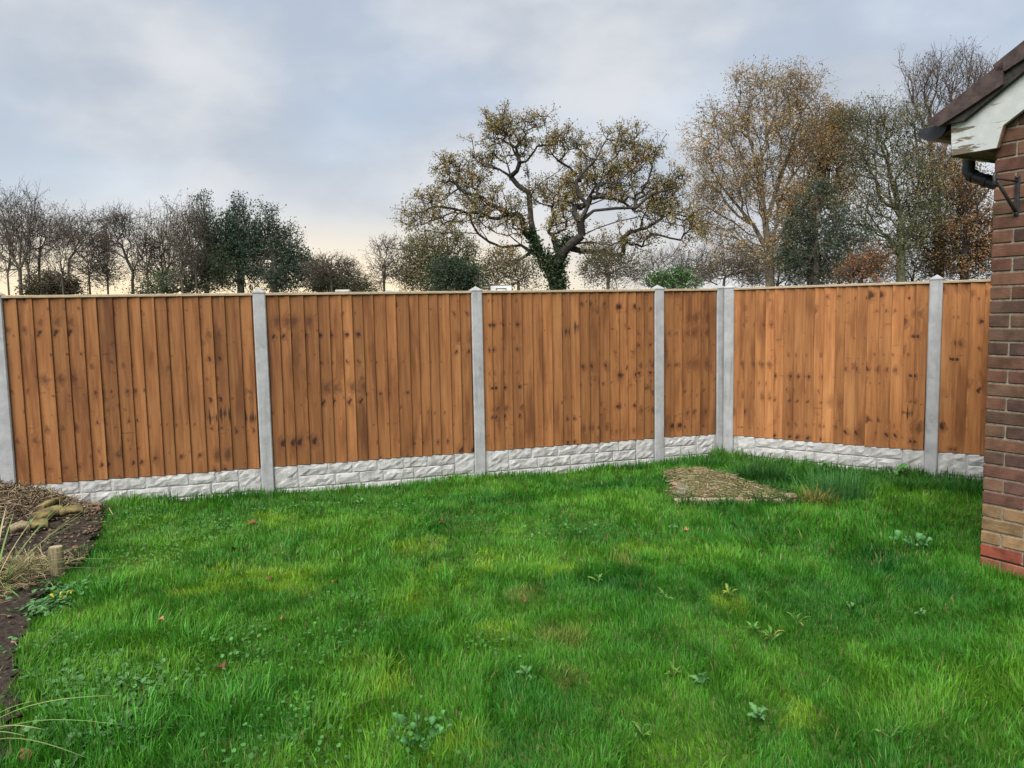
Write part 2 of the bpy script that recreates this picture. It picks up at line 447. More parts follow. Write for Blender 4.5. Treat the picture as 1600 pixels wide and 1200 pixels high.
def post_mesh(w=.105, d=.105, c=.008, z0=-.35, z1=1.735):
    a, b = w / 2, d / 2
    ring = [(-a + c, -b), (a - c, -b), (a, -b + c), (a, b - c), (a - c, b), (-a + c, b), (-a, b - c), (-a, -b + c)]
    V = [(x, y, z0) for x, y in ring] + [(x, y, z1) for x, y in ring]
    F = [(k, (k + 1) % 8, (k + 1) % 8 + 8, k + 8) for k in range(8)] + [tuple(range(7, -1, -1)), tuple(range(8, 16))]
    e = .004; V2 = [(x * (1 + e / a), y * (1 + e / b), z1) for x, y in ring] + [(x * (1 + e / a), y * (1 + e / b), z1 + .008) for x, y in ring] + [(0, 0, z1 + .045)]
    F2 = [(k, (k + 1) % 8, (k + 1) % 8 + 8, k + 8) for k in range(8)] + [(k + 8, (k + 1) % 8 + 8, 16) for k in range(8)] + [tuple(range(7, -1, -1))]
    return pymesh('shaft', V, F), pymesh('cap', V2, F2)


SH, CP = post_mesh()
dl = math.atan2(8.055 - 6.105, 2.165 + 4.035); dr = math.atan2(RP2[1] - CORN_B[1], RP2[0] - CORN_B[0])


def post(x, y, rz, label, dz=0.0):
    t = thing('concrete_post', label, 'fence post', (x, y, dz), rz, 'concrete fence posts')
    obj('shaft', SH, M['post'], t); obj('pyramid_cap', CP, M['post'], t)
    return t


post(*POSTS[0], dl, 'leftmost tall grey concrete fence post, beside the heap of dead twigs')
post(POSTS[0][0] - .118, POSTS[0][1] - .03, dl + .02, 'concrete post cut by the left edge of the picture, touching the leftmost full post')
post(*POSTS[1], dl, 'grey concrete fence post with long grass at its foot, second full post from the left')
post(*POSTS[2], dl, 'grey concrete fence post below the oak, left of the white backboard')
post(*POSTS[3], dl, 'grey concrete post at the left end of the narrow fence panel')
post(*POSTS[4], dl, 'left one of the two concrete posts standing together in the fence corner')
post(*CORN_B, dr, 'right one of the two concrete posts standing together in the fence corner')
post(*RP1, dr, 'grey concrete fence post nearest to the brick wall', .012)

# ------------------------------------------------------------------ fence panels and gravel boards
STAIN = {(0, 13): .31, (0, 14): .33, (0, 16): .29, (2, 8): .74, (2, 9): .77, (4, 15): .14, (4, 16): .22}      # boards with a dark resin stain, and how high


def panel(a, b, label, nb, bright, seed, flip=False):
    a = np.array(a); b = np.array(b); L = np.linalg.norm(b - a); rz = math.atan2(b[1] - a[1], b[0] - a[0])
    t = thing('fence_panel', label, 'fence panel', (a[0], a[1], 0), rz, 'brown closeboard fence panels')
    r = random.Random(seed); x0, x1 = .050, L - .050; n = nb; vis = (x1 - x0 - .02) / n
    edges = [x0 + .004]
    for k in range(n): edges.append(edges[-1] + vis * r.uniform(.84, 1.16))
    s = (x1 - .014 - edges[0]) / (edges[-1] - edges[0]); edges = [edges[0] + (e - edges[0]) * s for e in edges]
    hgt = ZTOP - ZBOT - .026; grp = r.random(); left = r.randint(2, 4)
    for k in range(n):
        xa, xb = edges[k] - (.020 if flip and k else 0), edges[k + 1] + (0 if flip else .020); wd = xb - xa
        if left == 0: grp = r.random(); left = r.randint(2, 5)
        left -= 1
        ta, tb = .0175, .0045                                           # thick left edge, feather right edge
        zb = r.uniform(-.004, .004); tw = r.uniform(-.0015, .0015)
        V = []
        for zz in (ZBOT + zb, ZTOP - .026):
            top = zz > 1
            V += [(0, 0, zz - ZBOT), (wd, .0, zz - ZBOT), (wd, -tb, zz - ZBOT), (.0025, -ta - tw * (1 if top else -1), zz - ZBOT), (0, -ta + .0025, zz - ZBOT)]
        V = [(x - wd / 2, y - (.004 if x < wd * .5 else 0), z) for x, y, z in V]
        if flip: V = [(-x, y, z) for x, y, z in V]
        F = [(4, 3, 2, 1, 0), (5, 6, 7, 8, 9), (0, 1, 6, 5), (1, 2, 7, 6), (2, 3, 8, 7), (3, 4, 9, 8), (4, 0, 5, 9)]
        if flip: F = [f[::-1] for f in F]
        me = pymesh('board', V, F)
        o = obj('board', me, M['board'], t, loc=(xa + wd / 2, -.020, ZBOT + .001))
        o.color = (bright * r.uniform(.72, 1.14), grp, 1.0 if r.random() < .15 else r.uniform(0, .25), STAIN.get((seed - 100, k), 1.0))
    box('capping_rail', x0, x1, -.052, .026, ZTOP - .0265, ZTOP - .004, M['cap_rail'], t, bev=.003)
    box('end_batten', x1 - .014, x1, -.030, .022, ZBOT + .004, ZTOP - .028, M['board'], t).color = (.62 * bright, .3, 0, 1)
    box('end_batten', x0 - .002, x0 + .010, -.019, .022, ZBOT + .004, ZTOP - .028, M['board'], t).color = (.62 * bright, .6, 0, 1)
    for zz in (.34, .98, 1.60): box('arris_rail', x0 + .012, x1 - .016, -.018, .022, zz, zz + .04, M['board'], t).color = (.7, .2, 0, 1)
    return t


def gravel_board(a, b, label, seed):
    a = np.array(a); b = np.array(b); L = np.linalg.norm(b - a); rz = math.atan2(b[1] - a[1], b[0] - a[0])
    t = thing('gravel_board', label, 'gravel board', (a[0], a[1], 0), rz, 'rock faced concrete gravel boards')
    r = random.Random(seed); x0, x1 = .048, L - .048; zt = ZBOT - .001; zb = zt - .305
    box('slab', x0, x1, -.026, .026, zb, zt, M['joint'], t)
    H = .305; rows = [(zt - .098, zt - .003), (zt - .199, zt - .104), (zt - .302, zt - .205)]; xs = x0 + .008

    def stone(xa, xb, z0, z1):
        n, k = max(5, int((xb - xa) / .030)), 5 if z1 - z0 < .12 else 8; V = []
        for q in range(k + 1):
            for p in range(n + 1):
                edge = p in (0, n) or q in (0, k)
                ring = (p in (1, n - 1) or q in (1, k - 1))
                fx = min(max((p - .72) / (n - 1.44), 0), 1); fz = min(max((q - .72) / (k - 1.44), 0), 1)
                x = xa + (xb - xa) * fx; z = z0 + (z1 - z0) * fz
                if not edge: x += r.uniform(-.008, .008); z += r.uniform(-.006, .006)
                else: x += r.uniform(-.0015, .0015); z += r.uniform(-.0015, .0015)
                V.append((x, -.0262 if edge else (-.0285 - r.uniform(.000, .007) if ring else -.030 - r.uniform(0, .012)), z))
        F = [(q * (n + 1) + p, q * (n + 1) + p + 1, (q + 1) * (n + 1) + p + 1, (q + 1) * (n + 1) + p) for q in range(k) for p in range(n)]
        obj('rock_face', pymesh('rock_face', V, F), M['slab'], t)

    # a square block at each end, others with now and then a block two courses high
    wl = r.uniform(.20, .24); wr = r.uniform(.17, .22)
    ends = L > 1.2
    if ends:
        stone(xs, xs + wl, rows[1][0], rows[0][1]); stone(xs, xs + wl, *rows[2]); xs += wl + .007
    xe = x1 - .008
    stone(xe - wr, xe, rows[1][0], rows[0][1]); stone(xe - wr, xe, *rows[2]); xe -= wr + .007
    for k, (z0, z1) in enumerate(rows):
        x = xs
        while x < xe - .02:
            wd = r.uniform(.19, .36)
            if xe - (x + wd) < .12: wd = xe - x
            stone(x, min(x + wd, xe), z0, z1); x += wd + .007
    return t


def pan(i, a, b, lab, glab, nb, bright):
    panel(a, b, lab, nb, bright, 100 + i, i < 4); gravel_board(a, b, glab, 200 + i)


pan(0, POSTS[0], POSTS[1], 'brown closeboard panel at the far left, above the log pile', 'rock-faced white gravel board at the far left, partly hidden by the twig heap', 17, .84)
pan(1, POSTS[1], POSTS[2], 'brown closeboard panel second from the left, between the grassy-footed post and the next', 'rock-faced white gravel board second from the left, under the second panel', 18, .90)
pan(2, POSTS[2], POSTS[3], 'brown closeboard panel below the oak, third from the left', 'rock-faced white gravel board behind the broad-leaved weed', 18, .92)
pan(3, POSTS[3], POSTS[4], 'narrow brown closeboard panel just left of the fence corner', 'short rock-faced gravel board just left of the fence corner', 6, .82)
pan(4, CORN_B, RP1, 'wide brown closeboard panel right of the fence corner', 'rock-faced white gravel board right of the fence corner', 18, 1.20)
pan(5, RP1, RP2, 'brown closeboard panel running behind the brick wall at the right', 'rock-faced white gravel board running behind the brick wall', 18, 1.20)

# ------------------------------------------------------------------ the brick house
H = thing('brick_house', 'red brick house corner with peeling white bargeboard at the right edge', 'house', (HC[0], HC[1], 0), HROT)


def hp(px, py, yl=0.0):       # a pixel on the house's gable plane (local y = yl) -> local x, z
    r = ray(px, py); n = hv; t = (n.dot(np.array(HC)) + yl) / n.dot(r[:2]); p = EYEP + r * t
    q = p[:2] - np.array(HC); return float(q.dot(hu)), float(p[2])


YB = -.045                                                    # front of the bargeboard
A, Bp, Cc, D, E_, F_ = [hp(*p, YB) for p in ((1486, 191), (1487, 243), (1557, 231), (1567, 196), (1600, 166), (1600, 113))]
_a, _b = hp(1463, 186, YB - .03), hp(1600, 70, YB - .03); slope = (_b[1] - _a[1]) / (_b[0] - _a[0]); low = lambda x: D[1] + slope * (x - D[0])
ridge_x = 2.6
zred = hp(1527, 848)[1]                                       # top of the red engineering brick course
wall = obj('wall', npmesh('wall', [(-5, -5, 0)] * 3, np.array([(0, 1, 2)])), None, H)
roofline = lambda x: (A[1] - .02 + slope * (x - A[0])) if x < ridge_x else (A[1] - .02 + slope * (2 * ridge_x - x - A[0]))
core = [(.007, -.3), (2 * ridge_x - .007, -.3), (2 * ridge_x - .007, roofline(0)), (ridge_x, roofline(ridge_x)), (.007, roofline(0))]
n = len(core); V = [(x, .007, z) for x, z in core] + [(x, 6.0, z) for x, z in core]
me = pymesh('wall', V, [tuple(range(n)), tuple(range(2 * n - 1, n - 1, -1))] + [(i, i + n, (i + 1) % n + n, (i + 1) % n) for i in range(n)])
wall.data = me; me.materials.append(M['mortar'])
bstr = box('brick', -.1075, .1075, -.05125, .05125, 0, .065, M['brick'], wall, bev=.004); BM = bstr.data; bpy.data.objects.remove(bstr)
PAL = [(.090, .043, .030), (.11, .052, .034), (.068, .040, .032), (.050, .036, .033), (.125, .064, .040), (.10, .058, .037), (.078, .046, .033)]
rb = random.Random(5); extraV, extraF, extraC = [], [], []
kmin = -int((zred + .1) / .075) - 1
for k in range(kmin, 78):
    z = zred + .010 + k * .075
    rotted = k % 2 == 1
    x = 0.0; first = True; nb = 0
    while x < 2 * ridge_x - .1:
        hd = first and (k % 2 == 0)
        wd = .1025 if hd else .215
        if x + wd > 2 * ridge_x: wd = 2 * ridge_x - x
        if z + .065 > roofline(max(x, .0)) - .03 and not (x > .3): break
        if z + .065 < roofline(x + wd / 2) - .02:
            if k == -1: c = (.23, .062, .036)
            elif k < -1: c = (.19, .075, .042)
            elif k < 3: c = rb.choice([(.20, .13, .065), (.22, .14, .072), (.17, .105, .055)])
            elif k < 6: c = rb.choice([(.15, .085, .055), (.12, .058, .042), (.10, .052, .043), (.17, .10, .062)])
            else: c = rb.choice(PAL)
            s = rb.uniform(.82, 1.18); c = tuple(v * s for v in c)
            if nb < 3:
                if hd: o = obj('brick', BM, M['brick'], wall, loc=(.05125 + rb.uniform(-.001, .001), .1075 + rb.uniform(-.0015, .0015), z), rot=(0, 0, math.pi / 2))
                else: o = obj('brick', BM, M['brick'], wall, loc=(x + wd / 2 + rb.uniform(-.001, .001), .05125 + rb.uniform(-.0015, .0015), z))
                o.color = (*c, 1)
            else:
                v, f = boxV(x, x + wd, 0, .05, z, z + .065); extraF.append(f + len(extraV) * 8); extraV.append(v); extraC += [c] * 8
        x += wd + .010; nb += 1; first = False
    y = .215 + .010 if k % 2 == 0 else .1025 + .010            # the side wall, turned away from the camera
    while y < 5.8 and z < roofline(0) - .08:
        wd = min(.215, 5.98 - y); c = rb.choice(PAL if k > 2 else [(.26, .17, .085), (.29, .185, .095)])
        if k < 0: c = (.23, .062, .036)
        v, f = boxV(0, .05, y, y + wd, z, z + .065); extraF.append(f + len(extraV) * 8); extraV.append(v); extraC += [c] * 8
        y += .225
M['brick_attr'] = m_attr('far_brick', .85, nscale=12)
obj('brickwork', npmesh('brickwork', np.concatenate(extraV), np.concatenate(extraF), np.array(extraC)), M['brick_attr'], H, kind='stuff')
box('damp_course', .0035, 1.2, .0035, .09, zred - .071, zred - .0655, M['dpc_and_shade'], H)
# bargeboard with its boxed foot, soffit, fascia
bx = ridge_x
barge = prism('bargeboard', [A, Bp, Cc, D, (bx, low(bx)), (bx, A[1] + slope * (bx - A[0]))], YB, YB + .022, M['paint'], H)
prism('bare_end_grain', [Cc, (Cc[0] + .006, Cc[1] + .001), (D[0] + .006, D[1] + .002), D], YB + .001, YB + .0225, M['rawwood'], barge)
prism('bargeboard', [(bx + .002, low(bx)), (2 * bx - D[0], D[1]), (2 * bx - Cc[0], Cc[1]), (2 * bx - Bp[0], Bp[1]), (2 * bx - A[0], A[1]), (bx + .002, A[1] + slope * (bx - A[0]))], YB, YB + .022, M['paint'], H)
box('soffit', A[0] + .012, -.004, YB + .024, 6.0, Bp[1] + .004, Bp[1] + .020, M['rawwood'], H)
box('fascia', A[0] - .010, A[0] + .010, YB + .024, 6.0, Bp[1] - .004, A[1] - .01, M['paint'], H)
box('end_soffit', -.004, Cc[0] + .002, YB + .024, -.002, Bp[1] + .004, Bp[1] + .020, M['rawwood'], H)
# roof: stepped courses of tiles, each with a downturned verge
sl = math.atan(slope); roof = prism('roof', [(A[0] - .06, A[1] - .055), (ridge_x, A[1] + slope * (ridge_x - A[0]) - .005), (2 * ridge_x - A[0] + .06, A[1] - .055), (ridge_x, A[1] + slope * (ridge_x - A[0]) - .03)], YB + .03, 6.0, M['rawwood'], H)
T1 = hp(1463, 186, YB - .03); T2 = hp(1560, 108, YB - .03); ts = (T2[1] - T1[1]) / (T2[0] - T1[0]); tl = T2[0] - T1[0]
nrm = np.array([-math.sin(sl), math.cos(sl)]); dire = np.array([math.cos(sl), math.sin(sl)]); step_l = .40; ntile = int((ridge_x - A[0]) / math.cos(sl) / step_l) + 1
start = np.array(A) + nrm * .030 - dire * .075
for k in range(ntile):
    a0 = start + dire * (k * step_l); a1 = a0 + dire * (step_l + .06)
    lo_, hi_ = .026, .006
    top = [a0 + nrm * (lo_ + .018), a1 + nrm * (hi_ + .018), a1 + nrm * hi_, a0 + nrm * lo_]
    tile = prism('roof_tile', [tuple(p) for p in top], YB - .03, 6.0, M['tile'], roof)
    ver = [a0 + nrm * (lo_ + .021), a0 + nrm * (lo_ - .012) - dire * .004, a0 + nrm * (lo_ - .050) + dire * .03, a0 + nrm * (lo_ - .080) + dire * .22, a1 + nrm * (hi_ - .080) - dire * .07, a1 + nrm * (hi_ + .021) - dire * .01]
    prism('verge_tile', [tuple(p) for p in ver], YB - .048, YB - .0305, M['tile'], roof)
und = [start + dire * .05 - nrm * .03, start + dire * (ntile * step_l) - nrm * .03, start + dire * (ntile * step_l) - nrm * .095, start + dire * .14 - nrm * .085]
prism('undercloak_shade', [tuple(p) for p in und], YB - .03, YB - .002, M['dpc_and_shade'], roof)  # undercloak in near-black, its colour standing in for the shadow below the verge
# gutter, seen from its closed end
G0 = hp(1439, 203, .0); G1 = hp(1484, 201, .0); gw = (G1[0] - G0[0]) / 2; gc = ((G0[0] + G1[0]) / 2, G0[1])
prof = [(gc[0] - gw, gc[1])] + [(gc[0] - gw * math.cos(a), gc[1] - .078 * math.sin(a) ** .8) for a in np.linspace(.25, math.pi - .25, 9)] + [(gc[0] + gw, gc[1])]
inner = [(gc[0] + (x - gc[0]) * .94, z + .004 if z < gc[1] else z) for x, z in prof][::-1]
gut = prism('gutter', prof + inner, -.02, 6.0, M['plastic'], H); prism('stop_end', prof, -.026, -.0205, M['plastic'], gut)
# downpipe swan neck, turning back to the side wall
YP = .30; p0, p1, p2 = hp(1514, 250, YP), hp(1513, 273, YP), hp(1553, 287, YP)
pts = [(p0[0], YP, p0[1] + .06), (p0[0], YP, p0[1]), (p1[0], YP, p1[1] + .012), (p1[0] + .012, YP, p1[1] - .004), (p2[0], YP, p2[1]), (-.060, YP, p2[1] - .03), (-.048, YP, p2[1] - .08), (-.048, YP, .05)]
pts[4] = (max(min(p2[0], -.09), p1[0] + .04), YP, p2[1])
pv, pf = pathtube(pts, .0345, 14); obj('downpipe', pymesh('downpipe', pv, pf, True), M['plastic'], H)
for s in (0, 1):
    c = np.array(pts[3]) * (1 - (.02 if s == 0 else .6)) + np.array(pts[4]) * (.02 if s == 0 else .6); d = np.array(pts[4]) - np.array(pts[3]); d /= np.linalg.norm(d)
    pv, pf = pathtube([c, c + d * .025], .039, 14); obj('pipe_collar', pymesh('pipe_collar', pv, pf), M['plastic'], H)

# hanging-basket bracket fixed to the gable
b0 = hp(1591, 278); b1 = hp(1588, 336)
BR = thing('wall_bracket', 'black iron hanging-basket bracket fixed to the brick gable under the bargeboard', 'bracket', (HC[0], HC[1], 0), HROT)


def bend(name, pts, r, parent, m='iron', s=8):
    pv, pf = pathtube(pts, r, s); return obj(name, pymesh(name, pv, pf, True), M[m], parent)


box('wall_plate', b0[0] - .012, b0[0] + .012, -.009, -.0005, b1[1] - .005, b0[1] + .012, M['iron'], BR, bev=.002)
AL = .215; zt = b0[1] - .018
bend('arm', [(b0[0], -.006, zt), (b0[0], -AL * .5, zt), (b0[0], -AL, zt + .002)], .0055, BR)
bend('strut', [(b0[0], -.006, b1[1] + .012), (b0[0], -.05, b1[1] + .045), (b0[0], -AL * .93, zt - .010)], .009, BR)
bend('hook', [(b0[0], -AL + .004, zt + .030), (b0[0], -AL - .012, zt + .012), (b0[0], -AL - .004, zt - .010), (b0[0], -AL - .016, zt - .030), (b0[0], -AL + .004, zt - .036)], .009, BR)
for zz in (b0[1] + .002, b1[1] + .008): bend('bolt', [(b0[0], -.0085, zz), (b0[0], -.017, zz)], .009, BR, s=6)

# ------------------------------------------------------------------ trees
def grow(init, parents, targets, bf, step, jit, arch=0.0, root=None):
    """connects the targets to the skeleton: short branches that keep a short way to the root"""
    cap = 9000; P = np.zeros((cap, 3)); par = np.full(cap, -1, int); pl = np.zeros(cap); n = 0
    for p, q in zip(init, parents):
        P[n] = p; par[n] = q; pl[n] = 0 if q < 0 else pl[q] + np.linalg.norm(P[n] - P[q]); n += 1
    o = np.argsort(np.linalg.norm(targets - np.array(root if root is not None else init[-1]), axis=1))
    for ti in o:
        t = targets[ti]; d = np.linalg.norm(P[:n] - t, axis=1); c = d + bf * pl[:n] + np.where(P[:n, 2] > t[2] + .5, .6, 0) * d
        c[0] += 1e3; j = int(np.argmin(c)); L = d[j]; k = max(1, int(round(L / step)))
        if n + k >= cap: break
        prev = j; A0 = P[j].copy()
        for m in range(1, k + 1):
            f = m / k; p = A0 + (t - A0) * f
            if m < k: p = p + rng.normal(size=3) * jit * L / k + np.array([0, 0, arch * L * f * (1 - f)])
            P[n] = p; par[n] = prev; pl[n] = pl[prev] + np.linalg.norm(p - P[prev]); prev = n; n += 1
    return P[:n], par[:n]


def radii(P, par, R, rmin, ex):
    n = len(P); cnt = np.zeros(n); ch = np.zeros(n, int)
    for i in range(n):
        if par[i] >= 0: ch[par[i]] += 1
    tips = ch == 0; cnt[tips] = 1
    for i in range(n - 1, 0, -1): cnt[par[i]] += cnt[i]
    return np.maximum(R * (cnt / cnt[0]) ** (1 / ex), rmin), tips


def ell(blobs, D, n, deep=.8, shell=.55):
    """points in ellipsoids given in pixels at distance D"""
    area = np.array([b[2] * b[3] for b in blobs], float); k = np.maximum(1, (n * area / area.sum()).astype(int)); out_ = []
    for (cx, cy, rx, ry), m in zip(blobs, k):
        d = rng.normal(size=(m, 3)); d /= np.linalg.norm(d, axis=1, keepdims=True); d *= rng.random((m, 1)) ** (shell * .6 + .05)
        c = pt(cx, cy, D); s = D / FPX
        out_.append(c + d * np.array([rx * s, rx * s * deep, ry * s]))
    return np.concatenate(out_)


def build_tree(name, label, D, base, init_px, blobs, ntar, R, group=None, bf=.35, step=.5, jit=.16, arch=.0, rmin=.012, ex=2.2,
               twigs=2, tl=.5, droop=0.0, leaves=0, lsize=.09, lcol=((.1, .08, .03),), lspread=.25, barkcol=(.10, .085, .07), deep=.8, extra=None, leafbias=None, upw=.5, cat='tree', rtw=.007, limbs=None):
    b = pt(base, 470, D); b[2] = -.12
    t = thing(name, label, cat, tuple(b), 0, group)
    init = [b]; par = [-1]
    for p in init_px:                       # main stem in pixels
        init.append(pt(p[0], p[1], D)); par.append(len(init) - 2)
    ends = len(init) - 1
    if limbs:
        for lst in limbs:                   # a limb starts at the skeleton node nearest to its first pixel
            q = pt(lst[0][0], lst[0][1], D); arr = np.array(init); prev = int(np.argmin(np.hypot(arr[:, 0] - q[0], arr[:, 2] - q[2]))); y = arr[prev][1]
            dy = rng.uniform(-.9, .9)
            for p in lst[1:]:
                y += dy * .6; q = pt(p[0], p[1], D); q[1] = y; init.append(q); par.append(prev); prev = len(init) - 1
    targets = ell(blobs, D, ntar, deep)
    P, pr = grow(init, par, targets, bf, step, jit, arch, root=init[min(ends, 2)])
    r, tips = radii(P, pr, R, rmin, ex)
    r[0] *= 1.15
    k = np.arange(1, len(P)); thick = r[pr[k]] > .06
    kk = k[thick]; V1, F1 = tubes(P[pr[kk]], P[kk], np.minimum(r[pr[kk]], r[kk] * 1.5), r[kk], 8)
    kt = k[~thick]; V2, F2 = tubes(P[pr[kt]], P[kt], np.minimum(r[pr[kt]], r[kt] * 1.4), r[kt], 4)
    bc = np.array(barkcol)
    c1 = bc * rng.uniform(.8, 1.15, (len(V1), 1)); c2 = bc * .8 * rng.uniform(.8, 1.15, (len(V2), 1))
    if len(V1): obj('trunk', npmesh('trunk', V1 - b, F1, c1, True), M['bark'], t)
    # twigs
    small = np.where(r[1:] < .045)[0] + 1; src = np.repeat(small, twigs); m = len(src)
    parts_V, parts_F, off = [V2], [F2], len(V2); cols = [c2]; leafP = [P[small]]
    if m:
        dirn = P[src] - P[pr[src]]; dirn /= np.linalg.norm(dirn, axis=1, keepdims=True) + 1e-9
        d1 = dirn * .7 + rng.normal(size=(m, 3)) * .55; d1[:, 2] += upw; d1 /= np.linalg.norm(d1, axis=1, keepdims=True)
        l1 = tl * rng.uniform(.5, 1.1, (m, 1)); A0 = P[src]; A1 = A0 + d1 * l1
        d2 = d1 + rng.normal(size=(m, 3)) * .35; d2[:, 2] -= droop; d2 /= np.linalg.norm(d2, axis=1, keepdims=True); A2 = A1 + d2 * l1 * .9
        d3 = d1 + rng.normal(size=(m, 3)) * .7; d3[:, 2] -= droop; d3 /= np.linalg.norm(d3, axis=1, keepdims=True); A3 = A1 + d3 * l1 * .7
        for a, c_, ra, rb_ in ((A0, A1, rtw * 1.3, rtw), (A1, A2, rtw, rtw * .5), (A1, A3, rtw * .9, rtw * .5)):
            v, f = tubes(a, c_, np.full(m, ra), np.full(m, rb_), 3); parts_V.append(v); parts_F.append(f + off); off += len(v); cols.append(bc * .7 * rng.uniform(.7, 1.1, (len(v), 1)))
        leafP += [A1, A2, A3, (A1 + A2) / 2]
    obj('branches', npmesh('branches', np.concatenate(parts_V) - b, np.concatenate(parts_F), np.concatenate(cols), True), M['twig'], t)
    if leaves:
        LP = np.concatenate(leafP)
        if leafbias is not None: LP = LP[rng.random(len(LP)) < leafbias(LP)]
        idx = rng.integers(0, len(LP), leaves); pos = LP[idx] + np.clip(rng.normal(size=(leaves, 3)), -1.1, 1.1) * lspread * .85
        lc = np.array(lcol, float); ci = rng.integers(0, len(lc), len(LP)); C = lc[ci[idx]] * rng.uniform(.6, 1.35, (leaves, 1))
        cl = vnoise(pos[:, 0] + pos[:, 1], pos[:, 2], 1.3); C = C * (.72 + .55 * cl[:, None])
        V, F, C = leafquads(pos, lsize * rng.uniform(.6, 1.3, leaves), C, .2)
        obj('foliage', npmesh('foliage', V - b, F, C), M['leafy'], t)
    if extra: extra(t, b, P, pr, r)
    return t


def zz(p): return (560 + p[0] / 2.963, 160 + p[1] / 2.963)


# the oak: limbs follow the photograph
oak_limbs = [[(850, 720), (815, 640), (800, 540), (795, 470), (790, 410), (740, 375), (705, 330), (690, 270), (662, 190), (640, 120)],
             [(790, 410), (792, 340), (786, 290), (770, 220), (775, 130)],
             [(790, 410), (830, 370), (880, 335), (935, 295), (962, 262), (1030, 262)],
             [(705, 330), (650, 300), (590, 295), (540, 260), (530, 190)],
             [(690, 270), (640, 240), (600, 200)],
             [(850, 720), (800, 690), (755, 655), (665, 662), (600, 632), (545, 588), (460, 580), (390, 575), (320, 590), (230, 605)],
             [(545, 588), (520, 545), (510, 505), (450, 490), (380, 485), (290, 455)],
             [(600, 632), (555, 560), (545, 500), (510, 430), (440, 340), (380, 320)],
             [(755, 655), (760, 600), (740, 560), (690, 540), (630, 450), (620, 370), (570, 330)],
             [(755, 655), (700, 610), (640, 600), (590, 570)],
             [(905, 800), (930, 720), (965, 672), (1030, 622), (1020, 560), (1055, 490), (1130, 462), (1178, 400), (1192, 335), (1165, 260), (1180, 185)],
             [(1178, 400), (1230, 350), (1290, 310), (1350, 250)],
             [(1030, 622), (1095, 592), (1180, 565), (1280, 545), (1390, 572), (1500, 600)],
             [(1040, 530), (1080, 512), (1180, 502), (1270, 500), (1340, 440), (1450, 410)],
             [(965, 672), (1020, 655), (1080, 650), (1110, 715)],
             [(1055, 490), (1010, 440), (1000, 380), (1050, 320), (1090, 280)],
             [(965, 672), (1040, 690), (1130, 680), (1250, 620), (1310, 650)],
             [(1280, 545), (1320, 600), (1365, 635)]]
oak_blobs = [(700, 130, 120, 75), (820, 85, 60, 38), (640, 100, 50, 40), (960, 190, 105, 60), (880, 210, 60, 40), (600, 260, 70, 50), (440, 290, 90, 50), (480, 380, 120, 70), (370, 450, 90, 40),
             (270, 535, 95, 40), (400, 530, 120, 40), (640, 490, 130, 80), (720, 560, 80, 60), (850, 430, 90, 55), (1000, 410, 120, 100), (950, 560, 100, 110), (1080, 320, 100, 85),
             (1220, 175, 95, 62), (1340, 235, 60, 35), (1250, 285, 130, 62), (1190, 390, 110, 80), (1350, 440, 110, 85), (1450, 390, 85, 65), (1430, 510, 130, 65), (1540, 590, 70, 80), (1280, 625, 100, 50),
             (1310, 660, 50, 32), (670, 745, 110, 55), (1140, 690, 100, 60), (760, 220, 70, 60), (550, 480, 70, 60)]


def ivy(t, b, P, pr, r):
    pos = []
    for px, py, w_, n_ in ((872, 440, 13, 900), (862, 420, 13, 800), (850, 405, 11, 700), (838, 385, 9, 600), (874, 410, 11, 800), (878, 390, 10, 700), (890, 378, 8, 400), (830, 365, 7, 300), (872, 455, 14, 600)):
        s = 40 / FPX; pos.append(pt(px, py, 39.8) + rng.normal(size=(n_, 3)) * np.array([w_ * .55 * s, w_ * .5 * s, w_ * .7 * s]))
    pos = np.concatenate(pos); C = np.array([.034, .058, .024]) * rng.uniform(.5, 1.5, (len(pos), 1))
    V, F, C = leafquads(pos, rng.uniform(.1, .2, len(pos)), C)
    obj('ivy', npmesh('ivy', V - b, F, C), M['leafy'], t)


build_tree('oak_tree', 'big spreading oak with thinning brown-green leaves and ivy on its trunk', 40, 874, [zz((920, 870)), zz((905, 800)), zz((850, 720))],
           [(*zz(b_[:2]), b_[2] / 2.963, b_[3] / 2.963) for b_ in oak_blobs], 900, .36, bf=.16, step=.55, jit=.17, rmin=.013, ex=1.95, twigs=3, tl=.40, leaves=44000, lsize=.105, lspread=.13,
           lcol=((.24, .17, .06), (.20, .165, .058), (.17, .155, .054), (.27, .16, .06), (.15, .15, .058), (.32, .225, .07)), barkcol=(.040, .035, .031), deep=.75, extra=ivy, upw=.2,
           limbs=[[zz(p) for p in l] for l in oak_limbs], rtw=.012)

